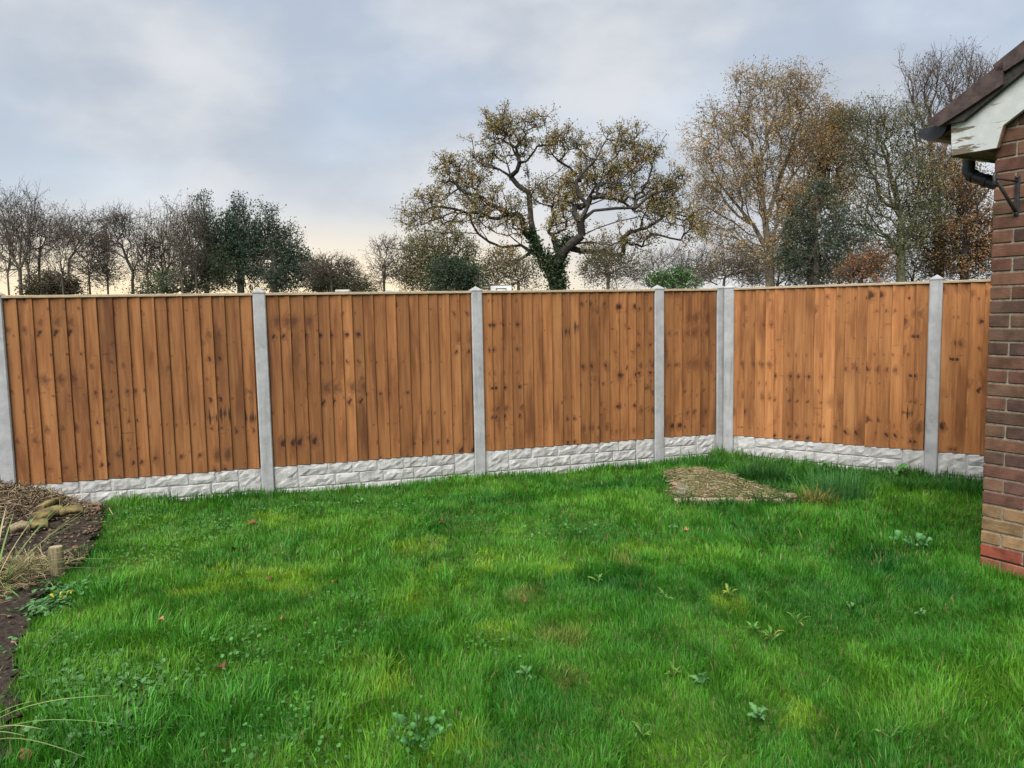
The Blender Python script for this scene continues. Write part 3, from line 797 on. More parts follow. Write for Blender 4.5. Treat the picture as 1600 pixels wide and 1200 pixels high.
GL = 'hedgerow trees beyond the left fence'; GR = 'trees beyond the right fence'
BARE = (.115, .095, .078)
build_tree('hedge_tree', 'twiggy many-stemmed bare tree at the far left edge', 30, 30, [(31, 420), (33, 370)], [(30, 360, 45, 55), (60, 370, 45, 40), (15, 400, 40, 40), (85, 355, 35, 22), (36, 330, 26, 28), (5, 350, 30, 40), (-40, 380, 60, 60)], 420, 0.065, GL,
           bf=.5, step=.4, jit=.15, rmin=.008, twigs=2, tl=.42, leaves=2310, lsize=0.061, lspread=.08, lcol=((.09, .075, .05), (.10, .08, .045), (.075, .075, .045)), barkcol=BARE, upw=.55,
           limbs=[[(31, 440), (18, 400), (10, 350)], [(31, 440), (45, 390), (52, 340)], [(31, 440), (2, 400), (-20, 360)]], rtw=.006)
build_tree('hedge_tree', 'small bare thorn with a slanting fork, next to the far-left many-stemmed tree', 28, 60, [(61, 420), (62, 395)], [(95, 380, 30, 18), (110, 370, 25, 15), (70, 365, 30, 25), (60, 400, 20, 20), (55, 430, 15, 18)], 150, 0.049, GL,
           bf=.3, step=.35, jit=.2, rmin=.008, twigs=2, tl=.34, leaves=660, lsize=0.057, lspread=.07, lcol=((.05, .04, .03), (.07, .05, .03)), barkcol=BARE, upw=.2, rtw=.006)
build_tree('hedge_tree', 'crooked bare thorn with open crown above the brown domed bush', 29, 108, [(107, 425), (108, 405), (118, 392), (130, 380)], [(135, 375, 30, 22), (150, 400, 24, 24), (125, 355, 24, 20), (120, 385, 18, 14), (155, 350, 18, 14)], 190, 0.046, GL,
           bf=.3, step=.35, jit=.2, rmin=.008, twigs=2, tl=.34, leaves=825, lsize=0.057, lspread=.07, lcol=((.05, .04, .03), (.05, .06, .03)), barkcol=BARE, upw=.3, rtw=.006)
build_tree('hedge_tree', 'dark twiggy shrub between the two crooked thorns on the left', 27, 140, [(139, 430), (136, 400)], [(140, 410, 28, 30), (165, 425, 26, 22), (150, 380, 22, 18)], 170, 0.039, GL,
           bf=.4, step=.32, jit=.2, rmin=.008, twigs=2, tl=.32, leaves=1320, lsize=0.061, lspread=.09, lcol=((.05, .045, .03), (.035, .06, .025)), barkcol=BARE, upw=.3, rtw=.006)
build_tree('hedge_tree', 'bare tree with a forked pale trunk, left of the thicket', 28, 207, [(207, 440), (208, 425), (198, 405), (191, 385)], [(185, 365, 26, 28), (200, 350, 24, 16), (175, 385, 18, 18), (215, 385, 22, 22), (180, 345, 14, 12)], 210, 0.055, GL,
           bf=.3, step=.35, jit=.18, rmin=.008, twigs=2, tl=.36, leaves=440, lsize=0.053, lspread=.07, lcol=((.05, .04, .03),), barkcol=(.10, .085, .07), upw=.3, limbs=[[(208, 425), (216, 405), (224, 390)]], rtw=.006)
build_tree('hedge_tree', 'dense dark thicket of bare stems left of the evergreens', 29, 255, [(254, 430), (252, 400)], [(245, 385, 28, 30), (275, 385, 32, 34), (260, 410, 40, 34), (300, 370, 22, 36), (235, 420, 26, 26), (285, 350, 30, 18)], 260, 0.058, GL,
           bf=.5, step=.36, jit=.17, rmin=.008, twigs=2, tl=.38, leaves=2475, lsize=0.066, lspread=.1, lcol=((.08, .08, .05), (.07, .095, .045), (.095, .08, .05)), barkcol=BARE, upw=.45,
           limbs=[[(255, 445), (240, 410), (236, 380)], [(255, 445), (275, 405), (282, 360)], [(255, 445), (295, 420), (303, 370)]], rtw=.006)
GREEN = ((.034, .066, .044), (.042, .080, .048), (.026, .052, .036), (.052, .095, .052))
build_tree('evergreen_tree', 'thin spire-topped evergreen rising highest among the left trees', 30, 322, [(321, 400), (320, 345), (319, 318)], [(320, 325, 8, 16), (322, 360, 20, 22), (330, 385, 22, 26), (318, 420, 30, 30)], 150, .10, GL,
           bf=.9, step=.3, jit=.12, rmin=.008, twigs=3, tl=.30, leaves=5200, lsize=0.082, lspread=.11, lcol=GREEN + ((.05, .075, .03),), barkcol=BARE, upw=.7, rtw=.006)
build_tree('evergreen_tree', 'dark dense holly, left and taller of the pair behind the second post', 31, 375, [(375, 410), (375, 360)], [(375, 345, 20, 22), (366, 375, 26, 30), (385, 385, 28, 36), (375, 420, 40, 36), (352, 405, 18, 28), (374, 328, 9, 12)], 300, .14, GL,
           bf=.7, step=.34, jit=.14, rmin=.009, twigs=3, tl=.30, leaves=11250, lsize=0.094, lspread=.13, lcol=GREEN, barkcol=BARE, upw=.6, rtw=.006)
build_tree('evergreen_tree', 'dark holly sloping down to the right, right one of the evergreen pair', 30.5, 428, [(427, 410), (421, 370)], [(419, 350, 14, 20), (415, 375, 20, 26), (440, 390, 26, 32), (425, 420, 36, 34), (458, 405, 16, 28), (472, 420, 18, 26), (445, 435, 44, 20)], 300, .13, GL,
           bf=.7, step=.34, jit=.14, rmin=.009, twigs=3, tl=.30, leaves=10125, lsize=0.090, lspread=.13, lcol=GREEN, barkcol=BARE, upw=.6, rtw=.006)
build_tree('hedge_shrub', 'sparse bare shrub at the right end of the evergreen pair', 29, 520, [(518, 440), (516, 425)], [(520, 418, 34, 16), (500, 425, 26, 18), (540, 425, 22, 14)], 200, .05, GL,
           bf=.3, step=.3, jit=.2, rmin=.007, twigs=3, tl=.28, leaves=1800, lsize=0.057, lspread=.08, lcol=((.05, .05, .03), (.07, .05, .03)), barkcol=BARE, upw=.1, cat='shrub', rtw=.006)
build_tree('round_bush', 'low olive domed bush left of the gap with yellow sky', 33, 530, [(530, 450)], [(530, 448, 42, 17), (518, 445, 28, 18), (560, 460, 30, 14)], 160, .07, GL,
           bf=.4, step=.3, jit=.15, rmin=.009, twigs=2, tl=.25, leaves=9000, lsize=0.082, lspread=.14, lcol=((.055, .06, .03), (.07, .065, .035), (.045, .055, .03)), barkcol=BARE, cat='bush')
build_tree('round_bush', 'brown domed bush showing above the far-left panel', 26, 84, [(84, 455)], [(84, 452, 36, 20), (70, 458, 26, 14), (105, 462, 24, 12)], 150, .07, GL,
           bf=.4, step=.3, jit=.15, rmin=.009, twigs=2, tl=.22, leaves=8000, lsize=0.074, lspread=.12, lcol=((.065, .055, .03), (.08, .06, .035), (.05, .055, .03)), barkcol=BARE, cat='bush')
build_tree('round_bush', 'low green ivy-covered bush under the bare thicket on the left', 26.5, 290, [(290, 452)], [(270, 448, 36, 18), (310, 440, 34, 26), (335, 430, 22, 26), (240, 455, 30, 12)], 190, .07, GL,
           bf=.4, step=.3, jit=.15, rmin=.009, twigs=2, tl=.28, leaves=5500, lsize=0.078, lspread=.15, lcol=((.045, .075, .03), (.035, .06, .028), (.06, .075, .03)), barkcol=BARE, cat='bush')
build_tree('hedge_tree', 'bare thorn bush right of the gap with yellow sky', 32, 600, [(600, 440), (602, 415)], [(598, 405, 18, 26), (612, 390, 18, 16), (590, 430, 16, 20), (615, 425, 20, 20)], 200, 0.046, GL,
           bf=.35, step=.32, jit=.2, rmin=.008, twigs=2, tl=.32, leaves=825, lsize=0.061, lspread=.08, lcol=((.05, .05, .03),), barkcol=BARE, upw=.25, rtw=.006)
build_tree('round_tree', 'rounded olive-green tree left of the oak, behind the dark holly bush', 36, 690, [(690, 430), (692, 410)], [(690, 395, 48, 34), (665, 415, 36, 34), (715, 412, 36, 38), (690, 435, 62, 24), (655, 390, 22, 14), (640, 430, 22, 26)], 330, .20, 'trees around the oak',
           bf=.5, step=.45, jit=.15, rmin=.01, twigs=3, tl=.34, leaves=11250, lsize=0.102, lspread=.2, lcol=((.125, .125, .05), (.105, .11, .045), (.15, .125, .05), (.085, .095, .042)), barkcol=BARE, rtw=.008)
build_tree('holly_bush', 'very dark green holly bush in front of the rounded olive tree', 27, 715, [(715, 440)], [(712, 430, 34, 22), (700, 428, 24, 20), (732, 440, 24, 18), (715, 452, 42, 16)], 190, .09, 'trees around the oak',
           bf=.5, step=.3, jit=.15, rmin=.009, twigs=3, tl=.22, leaves=8250, lsize=0.074, lspread=.11, lcol=((.022, .044, .024), (.03, .058, .028), (.04, .074, .034)), barkcol=BARE, cat='bush')
build_tree('small_tree', 'thin small tree with green-brown leaves right of the oak trunk', 33, 950, [(950, 430), (950, 410)], [(950, 405, 34, 26), (930, 420, 26, 22), (975, 415, 28, 22), (950, 432, 44, 18)], 230, .07, 'trees around the oak',
           bf=.35, step=.36, jit=.17, rmin=.008, twigs=2, tl=.32, leaves=3040, lsize=0.082, lspread=.16, lcol=((.075, .085, .035), (.10, .085, .04), (.06, .075, .03)), barkcol=BARE, upw=.3, rtw=.007)
build_tree('small_tree', 'low tangled small tree in leaf at the foot of the oak, left of its trunk', 37, 810, [(810, 440)], [(790, 425, 34, 24), (820, 432, 28, 22), (765, 438, 26, 18)], 170, .07, 'trees around the oak',
           bf=.35, step=.36, jit=.17, rmin=.008, twigs=2, tl=.30, leaves=3600, lsize=0.090, lspread=.18, lcol=((.085, .08, .035), (.06, .07, .03), (.11, .08, .035)), barkcol=BARE, upw=.3, rtw=.007)
build_tree('bare_thicket', 'pale bare twiggy thicket between the oak and the birch', 34, 1030, [(1030, 445), (1028, 430)], [(1020, 420, 28, 22), (1050, 415, 30, 24), (1075, 425, 26, 20), (1000, 432, 26, 16), (1095, 415, 28, 22)], 300, .05, 'trees around the oak',
           bf=.35, step=.32, jit=.2, rmin=.007, twigs=3, tl=.36, leaves=600, lsize=0.057, lspread=.1, lcol=((.09, .07, .04),), barkcol=(.13, .11, .09), upw=.35, cat='shrub', rtw=.005)
build_tree('green_shrub', 'bright green leafy shrub peeping over the fence left of the corner', 14, 1050, [(1050, 455)], [(1060, 436, 20, 9), (1030, 442, 20, 8), (1050, 448, 36, 9)], 120, .03, 'trees around the oak',
           bf=.4, step=.14, jit=.15, rmin=.004, twigs=2, tl=.12, leaves=2600, lsize=0.045, lspread=.06, lcol=((.06, .15, .035), (.045, .11, .03), (.08, .17, .045)), barkcol=BARE, cat='shrub', rtw=.004)
SAP = ('at the far left edge of the picture', 'right of the many-stemmed tree at the far left', 'above the brown domed bush on the left', 'left of the forked pale trunk', 'right of the forked pale trunk', 'in the dark thicket, left of its middle', 'in the dark thicket, right of its middle', 'left of the spire-topped evergreen')
for (bx_, ty_), sap_ in zip(((14, 318), (46, 322), (98, 352), (166, 350), (228, 345), (262, 335), (286, 338), (306, 330)), SAP):
    build_tree('hedge_sapling', 'thin upright bare sapling ' + sap_, rnd.uniform(25, 30), bx_, [(bx_ + rnd.uniform(-3, 3), 430), (bx_ + rnd.uniform(-5, 5), 400), (bx_ + rnd.uniform(-7, 7), ty_ + 30)],
               [(bx_, ty_ + 30, 16, 32), (bx_, ty_ + 70, 20, 36), (bx_ + 4, ty_ + 5, 8, 16)], 60, .035, 'thin bare saplings in the left hedgerow', bf=.9, step=.4, jit=.12, rmin=.007, twigs=2, tl=.4, leaves=500, lsize=.055, lspread=.06,
               lcol=((.06, .05, .035), (.07, .05, .03)), barkcol=BARE, upw=.9, rtw=.005)
# the right-hand group
BIRCHL = ((.33, .23, .10), (.29, .20, .095), (.37, .23, .085), (.24, .20, .10), (.39, .235, .085))
build_tree('birch_tree', 'tall wind-blown birch with thin tan leaves, highest of the right-hand trees', 30, 1205, [(1203, 400), (1196, 350), (1190, 300), (1188, 250)],
           [(1210, 150, 45, 35), (1170, 140, 25, 35), (1265, 150, 28, 38), (1130, 190, 45, 30), (1195, 210, 70, 50), (1255, 220, 45, 45), (1105, 230, 26, 40), (1110, 290, 26, 50), (1150, 270, 55, 55), (1210, 300, 60, 55), (1130, 350, 30, 40), (1240, 130, 30, 24), (1165, 390, 46, 40), (1210, 395, 40, 36)],
           760, .17, GR, bf=.55, step=.45, jit=.12, rmin=.008, ex=2.1, twigs=3, tl=.42, droop=.75, leaves=36100, lsize=0.070, lspread=.15, lcol=BIRCHL, barkcol=(.17, .145, .11), upw=.25,
           limbs=[[(1203, 400), (1180, 350), (1150, 310), (1130, 280), (1115, 240)], [(1190, 300), (1180, 230), (1168, 180), (1165, 140)], [(1196, 350), (1215, 300), (1235, 250), (1255, 200), (1270, 150)], [(1203, 400), (1222, 330), (1215, 250), (1215, 180)], [(1203, 430), (1150, 410), (1110, 390), (1090, 380)]], rtw=.006)
build_tree('autumn_tree', 'orange-leaved tree behind the birch and the dark conifer', 36, 1270, [(1268, 400), (1272, 330)], [(1300, 205, 40, 30), (1275, 250, 45, 40), (1310, 260, 36, 40), (1260, 310, 40, 36), (1290, 300, 40, 30), (1240, 350, 26, 30), (1320, 200, 24, 20)], 380, .20, GR,
           bf=.45, step=.5, jit=.14, rmin=.01, twigs=3, tl=.44, leaves=19950, lsize=0.098, lspread=.2, lcol=((.22, .115, .03), (.19, .115, .035), (.15, .105, .04), (.24, .12, .03)), barkcol=BARE, upw=.4, rtw=.007)
build_tree('conifer_tree', 'dark green conifer between the birch and the grey ivy tree', 28, 1275, [(1275, 390), (1277, 330)], [(1285, 300, 14, 20), (1268, 330, 22, 14), (1300, 345, 24, 14), (1250, 362, 28, 16), (1288, 375, 30, 16), (1325, 378, 26, 12), (1262, 402, 40, 16), (1240, 400, 18, 20), (1300, 415, 34, 14), (1270, 430, 40, 12)], 280, .13, GR,
           bf=.6, step=.35, jit=.14, rmin=.009, twigs=3, tl=.30, droop=.3, leaves=12350, lsize=0.082, lspread=.14, lcol=((.034, .058, .034), (.045, .075, .04), (.026, .045, .028), (.075, .095, .045)), barkcol=BARE, upw=.1, rtw=.007)
GREY = ((.165, .16, .09), (.19, .16, .09), (.13, .15, .075), (.26, .18, .085))
build_tree('ivy_trunk_tree', 'grey-green fine-twigged tree with an ivy-clad trunk, right of the conifer', 29, 1408, [(1408, 400), (1408, 340), (1400, 290)], [(1370, 190, 40, 26), (1400, 210, 45, 40), (1350, 240, 44, 40), (1420, 270, 48, 48), (1370, 300, 50, 45), (1340, 350, 44, 40), (1410, 350, 46, 44), (1380, 400, 54, 34), (1330, 190, 26, 20), (1450, 320, 28, 50)], 640, .16, GR,
           bf=.5, step=.45, jit=.14, rmin=.008, twigs=3, tl=.42, leaves=17812, lsize=0.070, lspread=.16, lcol=GREY + ((.05, .08, .035),), barkcol=(.095, .10, .06), upw=.45,
           limbs=[[(1408, 400), (1380, 350), (1360, 290), (1350, 230)], [(1408, 400), (1430, 330), (1432, 260), (1420, 200)], [(1408, 340), (1395, 260), (1385, 200)]], rtw=.006)
build_tree('bare_tree', 'tall bare tree with a last few leaves, beside the roof edge', 33, 1470, [(1470, 380), (1462, 300), (1455, 230), (1452, 170)], [(1440, 130, 30, 32), (1475, 130, 34, 40), (1510, 130, 34, 40), (1430, 180, 26, 34), (1480, 190, 44, 36), (1540, 140, 30, 40), (1500, 240, 40, 40)], 420, .14, GR,
           bf=.7, step=.5, jit=.10, rmin=.008, twigs=3, tl=.50, leaves=2640, lsize=0.070, lspread=.1, lcol=((.18, .09, .04), (.14, .10, .05)), barkcol=(.12, .09, .075), upw=.7,
           limbs=[[(1462, 300), (1490, 230), (1510, 170), (1520, 110)], [(1455, 230), (1435, 170), (1420, 120), (1412, 95)], [(1462, 300), (1475, 220), (1478, 150), (1486, 100)]], rtw=.006)
AUT = ((.26, .135, .045), (.20, .125, .052), (.15, .125, .055), (.30, .135, .045), (.12, .115, .05))
build_tree('autumn_tree', 'brown-orange tree on a dark trunk just left of the last fence post', 31, 1466, [(1466, 400), (1462, 350)], [(1450, 260, 34, 30), (1470, 300, 40, 36), (1440, 350, 40, 40), (1490, 340, 36, 36), (1470, 395, 44, 30), (1505, 290, 30, 36)], 330, .15, GR,
           bf=.5, step=.42, jit=.14, rmin=.009, twigs=3, tl=.40, leaves=11970, lsize=0.082, lspread=.18, lcol=AUT, barkcol=(.06, .05, .045), upw=.4, rtw=.007)
build_tree('autumn_tree', 'rust-leaved tree on a dark trunk half hidden by the brick wall', 30, 1507, [(1507, 400), (1508, 350)], [(1515, 300, 30, 36), (1530, 350, 34, 40), (1500, 370, 34, 34), (1530, 400, 36, 30), (1505, 410, 36, 24), (1560, 360, 30, 50)], 290, .15, GR,
           bf=.5, step=.42, jit=.14, rmin=.009, twigs=3, tl=.38, leaves=10260, lsize=0.082, lspread=.18, lcol=AUT + ((.24, .095, .03),), barkcol=(.05, .042, .04), upw=.4, rtw=.007)
build_tree('beech_bush', 'low rust-orange bush above the wide right-hand panel', 25, 1345, [(1345, 440)], [(1345, 420, 26, 18), (1370, 412, 22, 16), (1325, 432, 20, 12), (1360, 436, 30, 12)], 150, .05, GR,
           bf=.4, step=.3, jit=.15, rmin=.007, twigs=2, tl=.26, leaves=2850, lsize=0.066, lspread=.12, lcol=((.24, .10, .035), (.20, .09, .035), (.15, .085, .04)), barkcol=BARE, cat='bush')
for bx_, lab_, col_ in ((1215, 'low twiggy undergrowth round the foot of the birch', (.16, .12, .055)), (1310, 'low twiggy undergrowth between the conifer and the rust-orange bush', (.10, .11, .05)), (1425, 'low twiggy undergrowth round the ivy-clad trunk', (.15, .12, .055)), (1500, 'low russet undergrowth beside the brick wall', (.24, .12, .045))):
    build_tree('undergrowth', lab_, 33, bx_, [(bx_, 445), (bx_ + 3, 425)], [(bx_ - 30, 415, 34, 22), (bx_ + 30, 410, 34, 26), (bx_, 432, 60, 16), (bx_ + 4, 395, 30, 22)], 240, .05, 'low undergrowth beyond the right fence', bf=.35, step=.34, jit=.2, rmin=.007, twigs=2, tl=.4, leaves=1900, lsize=.075, lspread=.16,
               lcol=(col_, (.12, .105, .05), (.09, .10, .045)), barkcol=(.10, .085, .07), upw=.4, cat='undergrowth', rtw=.006)
build_tree('hedge_shrub', 'straggling twiggy shrub below the birch, beside the corner posts', 23, 1130, [(1130, 450), (1132, 435)], [(1120, 425, 26, 14), (1150, 418, 26, 20), (1100, 438, 24, 10), (1170, 432, 26, 14)], 190, .04, GR,
           bf=.35, step=.26, jit=.2, rmin=.006, twigs=3, tl=.26, leaves=2160, lsize=0.049, lspread=.09, lcol=((.13, .10, .045), (.10, .09, .045)), barkcol=(.11, .09, .07), upw=.35, cat='shrub', rtw=.005)

# ------------------------------------------------------------------ things just beyond the fence
D = 28.0; c = pt(783, 450, D); HB = thing('basketball_hoop', 'white basketball backboard just showing above the panel below the oak', 'basketball hoop', (c[0], D, -.12))
zc = pt(783, 446, D)[2] + .12
box('backboard', -.38, .38, -.02, .02, zc - .52, zc, M['white'], HB, bev=.008)
for a in ((-.40, -.381, zc - .54, zc + .015), (.381, .40, zc - .54, zc + .015), (-.3805, .3805, zc + .001, zc + .02), (-.3805, .3805, zc - .54, zc - .521)): box('edge_trim', a[0], a[1], -.026, .026, a[2], a[3], M['iron'], HB)
for a in ((-.19, .19, zc - .13, zc - .10), (-.19, -.16, zc - .40, zc - .131), (.16, .19, zc - .40, zc - .131), (-.19, .19, zc - .43, zc - .401)): box('target_line', a[0], a[1], -.0235, -.0205, a[2], a[3], M['iron'], HB)
box('pole', -.035, .035, .025, .095, 0, zc - .1, M['iron'], HB, bev=.006)
a = np.linspace(0, 2 * math.pi, 17)[:-1]; ring = [(.2 * math.cos(q), -.23 + .2 * math.sin(q), zc - .42) for q in a]; ring.append(ring[0])
pv, pf = pathtube(ring, .012, 6); obj('rim', pymesh('rim', pv, pf), M['chunk'], HB)
for px, lab in ((536, 'pale flat pier cap just showing over the fence under the yellow sky gap'), (614, 'pale flat pier cap just showing over the fence left of the olive tree')):
    c = pt(px, 453, 16); t = thing('gate_pier', lab, 'gate pier', (c[0], 16, -.12), .1, 'pale gate piers behind the fence'); zt = c[2] + .12
    box('shaft', -.11, .11, -.11, .11, 0, zt - .05, M['render'], t); box('coping', -.145, .145, -.145, .145, zt - .05, zt, M['render'], t, bev=.012)

# ------------------------------------------------------------------ lawn grass
def blades(x, y, L, wd, lean, az, col, segs=2, z=None, curl=.6):
    n = len(x); z0 = gz(x, y) if z is None else z
    b = np.stack([x, y, z0 - .004], -1); d = np.stack([np.cos(az), np.sin(az), np.zeros(n)], -1)
    fa = az + math.pi / 2 + rng.normal(size=n) * .6; sdv = np.stack([np.cos(fa), np.sin(fa), np.zeros(n)], -1) * (wd / 2)[:, None]
    up = np.array([0, 0, 1.]); L_ = L[:, None]; ln = lean[:, None]
    if segs == 2:
        m = b + up * L_ * .55 * np.cos(ln * .6) + d * L_ * .55 * np.sin(ln * .6); l2 = ln * (1 + curl)
        t = m + up * L_ * .45 * np.cos(l2) + d * L_ * .45 * np.sin(l2)
        V = np.stack([b - sdv, b + sdv, m + sdv * .85, m - sdv * .85, t], 1).reshape(-1, 3); k = np.arange(n)[:, None] * 5
        F = [np.concatenate([k, k + 1, k + 2, k + 3], 1), np.concatenate([k + 3, k + 2, k + 4], 1)]
        sh = np.array([.75, .75, 1.0, 1.0, 1.08])
    else:
        t = b + up * L_ * np.cos(ln) + d * L_ * np.sin(ln)
        V = np.stack([b - sdv, b + sdv, t], 1).reshape(-1, 3); k = np.arange(n)[:, None] * 3; F = [np.concatenate([k, k + 1, k + 2], 1)]; sh = np.array([.8, .8, 1.06])
    C = np.repeat(col, len(sh), axis=0)
    return V, F, C


FARX = lambda y: .70 * y + .9
fl = np.array(YARD)
SPOTS = [(395, 905, .30, 0), (345, 915, .16, 0), (470, 912, .18, 0), (640, 945, .14, 0), (690, 905, .20, 0), (780, 995, .14, 0), (975, 880, .13, 1), (820, 935, .12, 1), (1250, 1118, .10, 0), (1230, 1095, .07, 0),
         (720, 1170, .14, 0), (900, 1065, .10, 1), (890, 1000, .12, 1), (560, 1045, .14, 0), (430, 812, .2, 0), (760, 875, .16, 0), (1140, 940, .13, 0), (860, 890, .16, 0), (220, 880, .18, 0), (1000, 862, .2, 0), (660, 860, .2, 0), (300, 930, .12, 0), (600, 1080, .1, 0)]
spots = [(gp(a, b)[:2], s, k) for a, b, s, k in SPOTS]


def lawn_pts(n, y0, y1):
    u = rng.random(n); y = np.sqrt(u * ((y1 + 1.3) ** 2 - (y0 + 1.3) ** 2) + (y0 + 1.3) ** 2) - 1.3; x = rng.uniform(-1, 1, n) * FARX(y)
    ok = inpoly(x, y, YARD) & (fence_dist(x, y) > .055)
    jx = x + (vnoise(x, y, .11, 6.6) - .5) * .16; jy = y + (vnoise(x, y, .11, 2.6) - .5) * .16
    ok &= ~inpoly(jx + .08, jy, BED) & ~inpoly(x + (vnoise(x, y, .10, 6.6) - .5) * .34, y + (vnoise(x, y, .10, 2.6) - .5) * .34, STRAW)
    return x[ok], y[ok]


def lawn_col(x, y):
    n = len(x); a = vnoise(x, y, .55, 1.0); b = vnoise(x, y, .16, 5.0); c = vnoise(x, y, 1.6, 9.0); fine = vnoise(x, y, .06, 12.0)
    base = np.array([.044, .185, .012]) * np.ones((n, 1))
    lt = np.array([.105, .270, .018]); dk = np.array([.012, .098, .009])
    f = np.clip((a - .45) * 1.6 + (b - .5) * .9 + (c - .5) * .6, -1, 1)[:, None]
    col = np.where(f > 0, base + (lt - base) * f, base + (dk - base) * -f)
    for (p, s, k) in spots:
        d = np.hypot((x - p[0]), (y - p[1]) * .8) + ((b - .5) * 1.1 + (fine - .5) * .9) * s; m = (sstep(s * 1.1, s * .1, d) * (.72 if k == 0 else .5))[:, None]
        col = col * (1 - m) + m * (np.array([.170, .310, .016]) if k == 0 else np.array([.20, .17, .05]))
    dry = (rng.random(n) < .03)[:, None]; col = np.where(dry, np.array([.20, .175, .075]), col)
    return col * rng.uniform(.62, 1.40, (n, 1))


GV, GF4, GF3, GC, goff = [], [], [], [], 0


def add_blades(res):
    global goff
    V, F, C = res; GV.append(V); GC.append(C)
    for f in F: (GF4 if f.shape[1] == 4 else GF3).append(f + goff)
    goff += len(V)


def lawn_layer(n, y0, y1, segs, wmul):
    x, y = lawn_pts(n, y0, y1); m = len(x); h = vnoise(x, y, .30, 7.0); h2 = vnoise(x, y, .9, 4.0); fd = fence_dist(x, y)
    L = (.028 + .030 * h + .016 * h2) * rng.uniform(.6, 1.35, m)
    L *= 1 + .7 * sstep(.35, .08, fd) * (.2 + vnoise(x, y, .2, 2.0)) + .5 * sstep(1.3, .3, fd) * (x > 2.0)
    L *= 1 + .8 * sstep(-.9, -2.3, x) * sstep(4.4, 2.8, y) * (.3 + vnoise(x, y, .35, 3.0))
    for (p, s, k) in spots:
        if k == 0: L *= 1 - .2 * sstep(s, 0, np.hypot(x - p[0], y - p[1]))
    azn = vnoise(x, y, .22, 11.0) * 12 + rng.normal(size=m) * .9; lean = np.clip(np.abs(rng.normal(size=m) * .45 + .35), 0, 1.35)
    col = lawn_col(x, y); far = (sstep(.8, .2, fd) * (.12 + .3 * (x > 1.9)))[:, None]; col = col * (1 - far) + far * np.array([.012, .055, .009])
    wd = wmul * rng.uniform(.35, 1.6, m) * (1 + .4 * (L > .07))
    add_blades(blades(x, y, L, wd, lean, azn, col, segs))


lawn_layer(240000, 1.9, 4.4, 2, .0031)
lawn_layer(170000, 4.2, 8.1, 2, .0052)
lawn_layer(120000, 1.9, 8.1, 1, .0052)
# scattered taller tufts
TUFTS = [(1075, 787, .10, 160), (1130, 790, .10, 170), (1190, 788, .12, 330), (1230, 786, .10, 260), (1165, 768, .10, 60), (1200, 765, .10, 120), (1050, 757, .08, 90), (1215, 776, .08, 160), (690, 915, .10, 150), (300, 1010, .14, 260), (150, 1010, .16, 380), (120, 1130, .12, 260), (380, 755, .18, 500), (415, 765, .12, 300), (330, 775, .16, 360), (1010, 880, .08, 110), (230, 1000, .16, 260), (160, 930, .14, 240),
         (1170, 748, .18, 420), (1220, 752, .16, 380), (1330, 760, .2, 420), (1420, 765, .2, 420), (1500, 770, .2, 420), (990, 735, .14, 260), (930, 735, .14, 220), (830, 725, .10, 200), (200, 1160, .2, 320), (350, 1120, .16, 200), (640, 745, .15, 240), (560, 752, .14, 200), (1210, 770, .12, 330), (1320, 775, .15, 300), (1100, 728, .15, 300)]
for px, py, sp, n in TUFTS:
    p = gp(px, py); r_ = rng.normal(size=(n, 2)) * sp * .55; x = p[0] + r_[:, 0]; y = p[1] + r_[:, 1]
    ok = inpoly(x, y, YARD) & (fence_dist(x, y) > .06); x, y, r_ = x[ok], y[ok], r_[ok]; m = len(x)
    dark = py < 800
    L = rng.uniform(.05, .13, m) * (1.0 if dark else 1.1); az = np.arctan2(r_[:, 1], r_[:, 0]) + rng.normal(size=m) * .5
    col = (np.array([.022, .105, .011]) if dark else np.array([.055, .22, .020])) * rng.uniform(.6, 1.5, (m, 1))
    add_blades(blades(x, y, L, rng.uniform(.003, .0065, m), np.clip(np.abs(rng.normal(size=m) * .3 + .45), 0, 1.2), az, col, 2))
obj('lawn_grass', npmesh('lawn_grass', np.concatenate(GV), [np.concatenate(GF4), np.concatenate(GF3)], np.concatenate(GC)), M['grass'], kind='stuff',
    label='short uneven green lawn grass filling the garden', category='grass')

# small round-leaved weeds (clover and ground ivy) growing through the lawn
CL = [(110, 1060, .26, 800), (85, 1010, .18, 480), (180, 1090, .26, 600), (60, 960, .14, 260), (100, 930, .2, 260), (330, 830, .35, 420), (470, 800, .40, 420), (250, 870, .35, 360), (520, 1020, .35, 260), (450, 1160, .30, 170), (640, 1160, .22, 120), (350, 1050, .3, 160), (600, 800, .4, 300),
      (130, 1150, .22, 500), (860, 840, .3, 160), (210, 810, .3, 260), (500, 1110, .2, 120), (760, 1010, .2, 90), (920, 830, .25, 80), (1140, 725, .3, 380), (1250, 735, .35, 320), (1380, 742, .35, 300), (340, 1000, .3, 300), (560, 940, .2, 120), (1080, 722, .2, 240), (30, 930, .15, 200)]
P_, C_, S_ = [], [], []
for px, py, s, n in CL:
    p = gp(px, py); d = rng.normal(size=(n, 2)) * s * .45; x, y = p[0] + d[:, 0], p[1] + d[:, 1]
    z = gz(x, y) + rng.uniform(.015, .048, n); P_.append(np.stack([x, y, z], -1))
    C_.append((np.array([.095, .225, .075]) if px < 200 and py > 900 else np.array([.060, .185, .040])) * rng.uniform(.55, 1.35, (n, 1))); S_.append(rng.uniform(.005, .0115, n) * (1.6 if px < 200 and py > 900 else 1.0))
P_, C_, S_ = np.concatenate(P_), np.concatenate(C_), np.concatenate(S_)
ok = inpoly(P_[:, 0], P_[:, 1], YARD) & (fence_dist(P_[:, 0], P_[:, 1]) > .07); P_, C_, S_ = P_[ok], C_[ok], S_[ok]; n = len(P_)
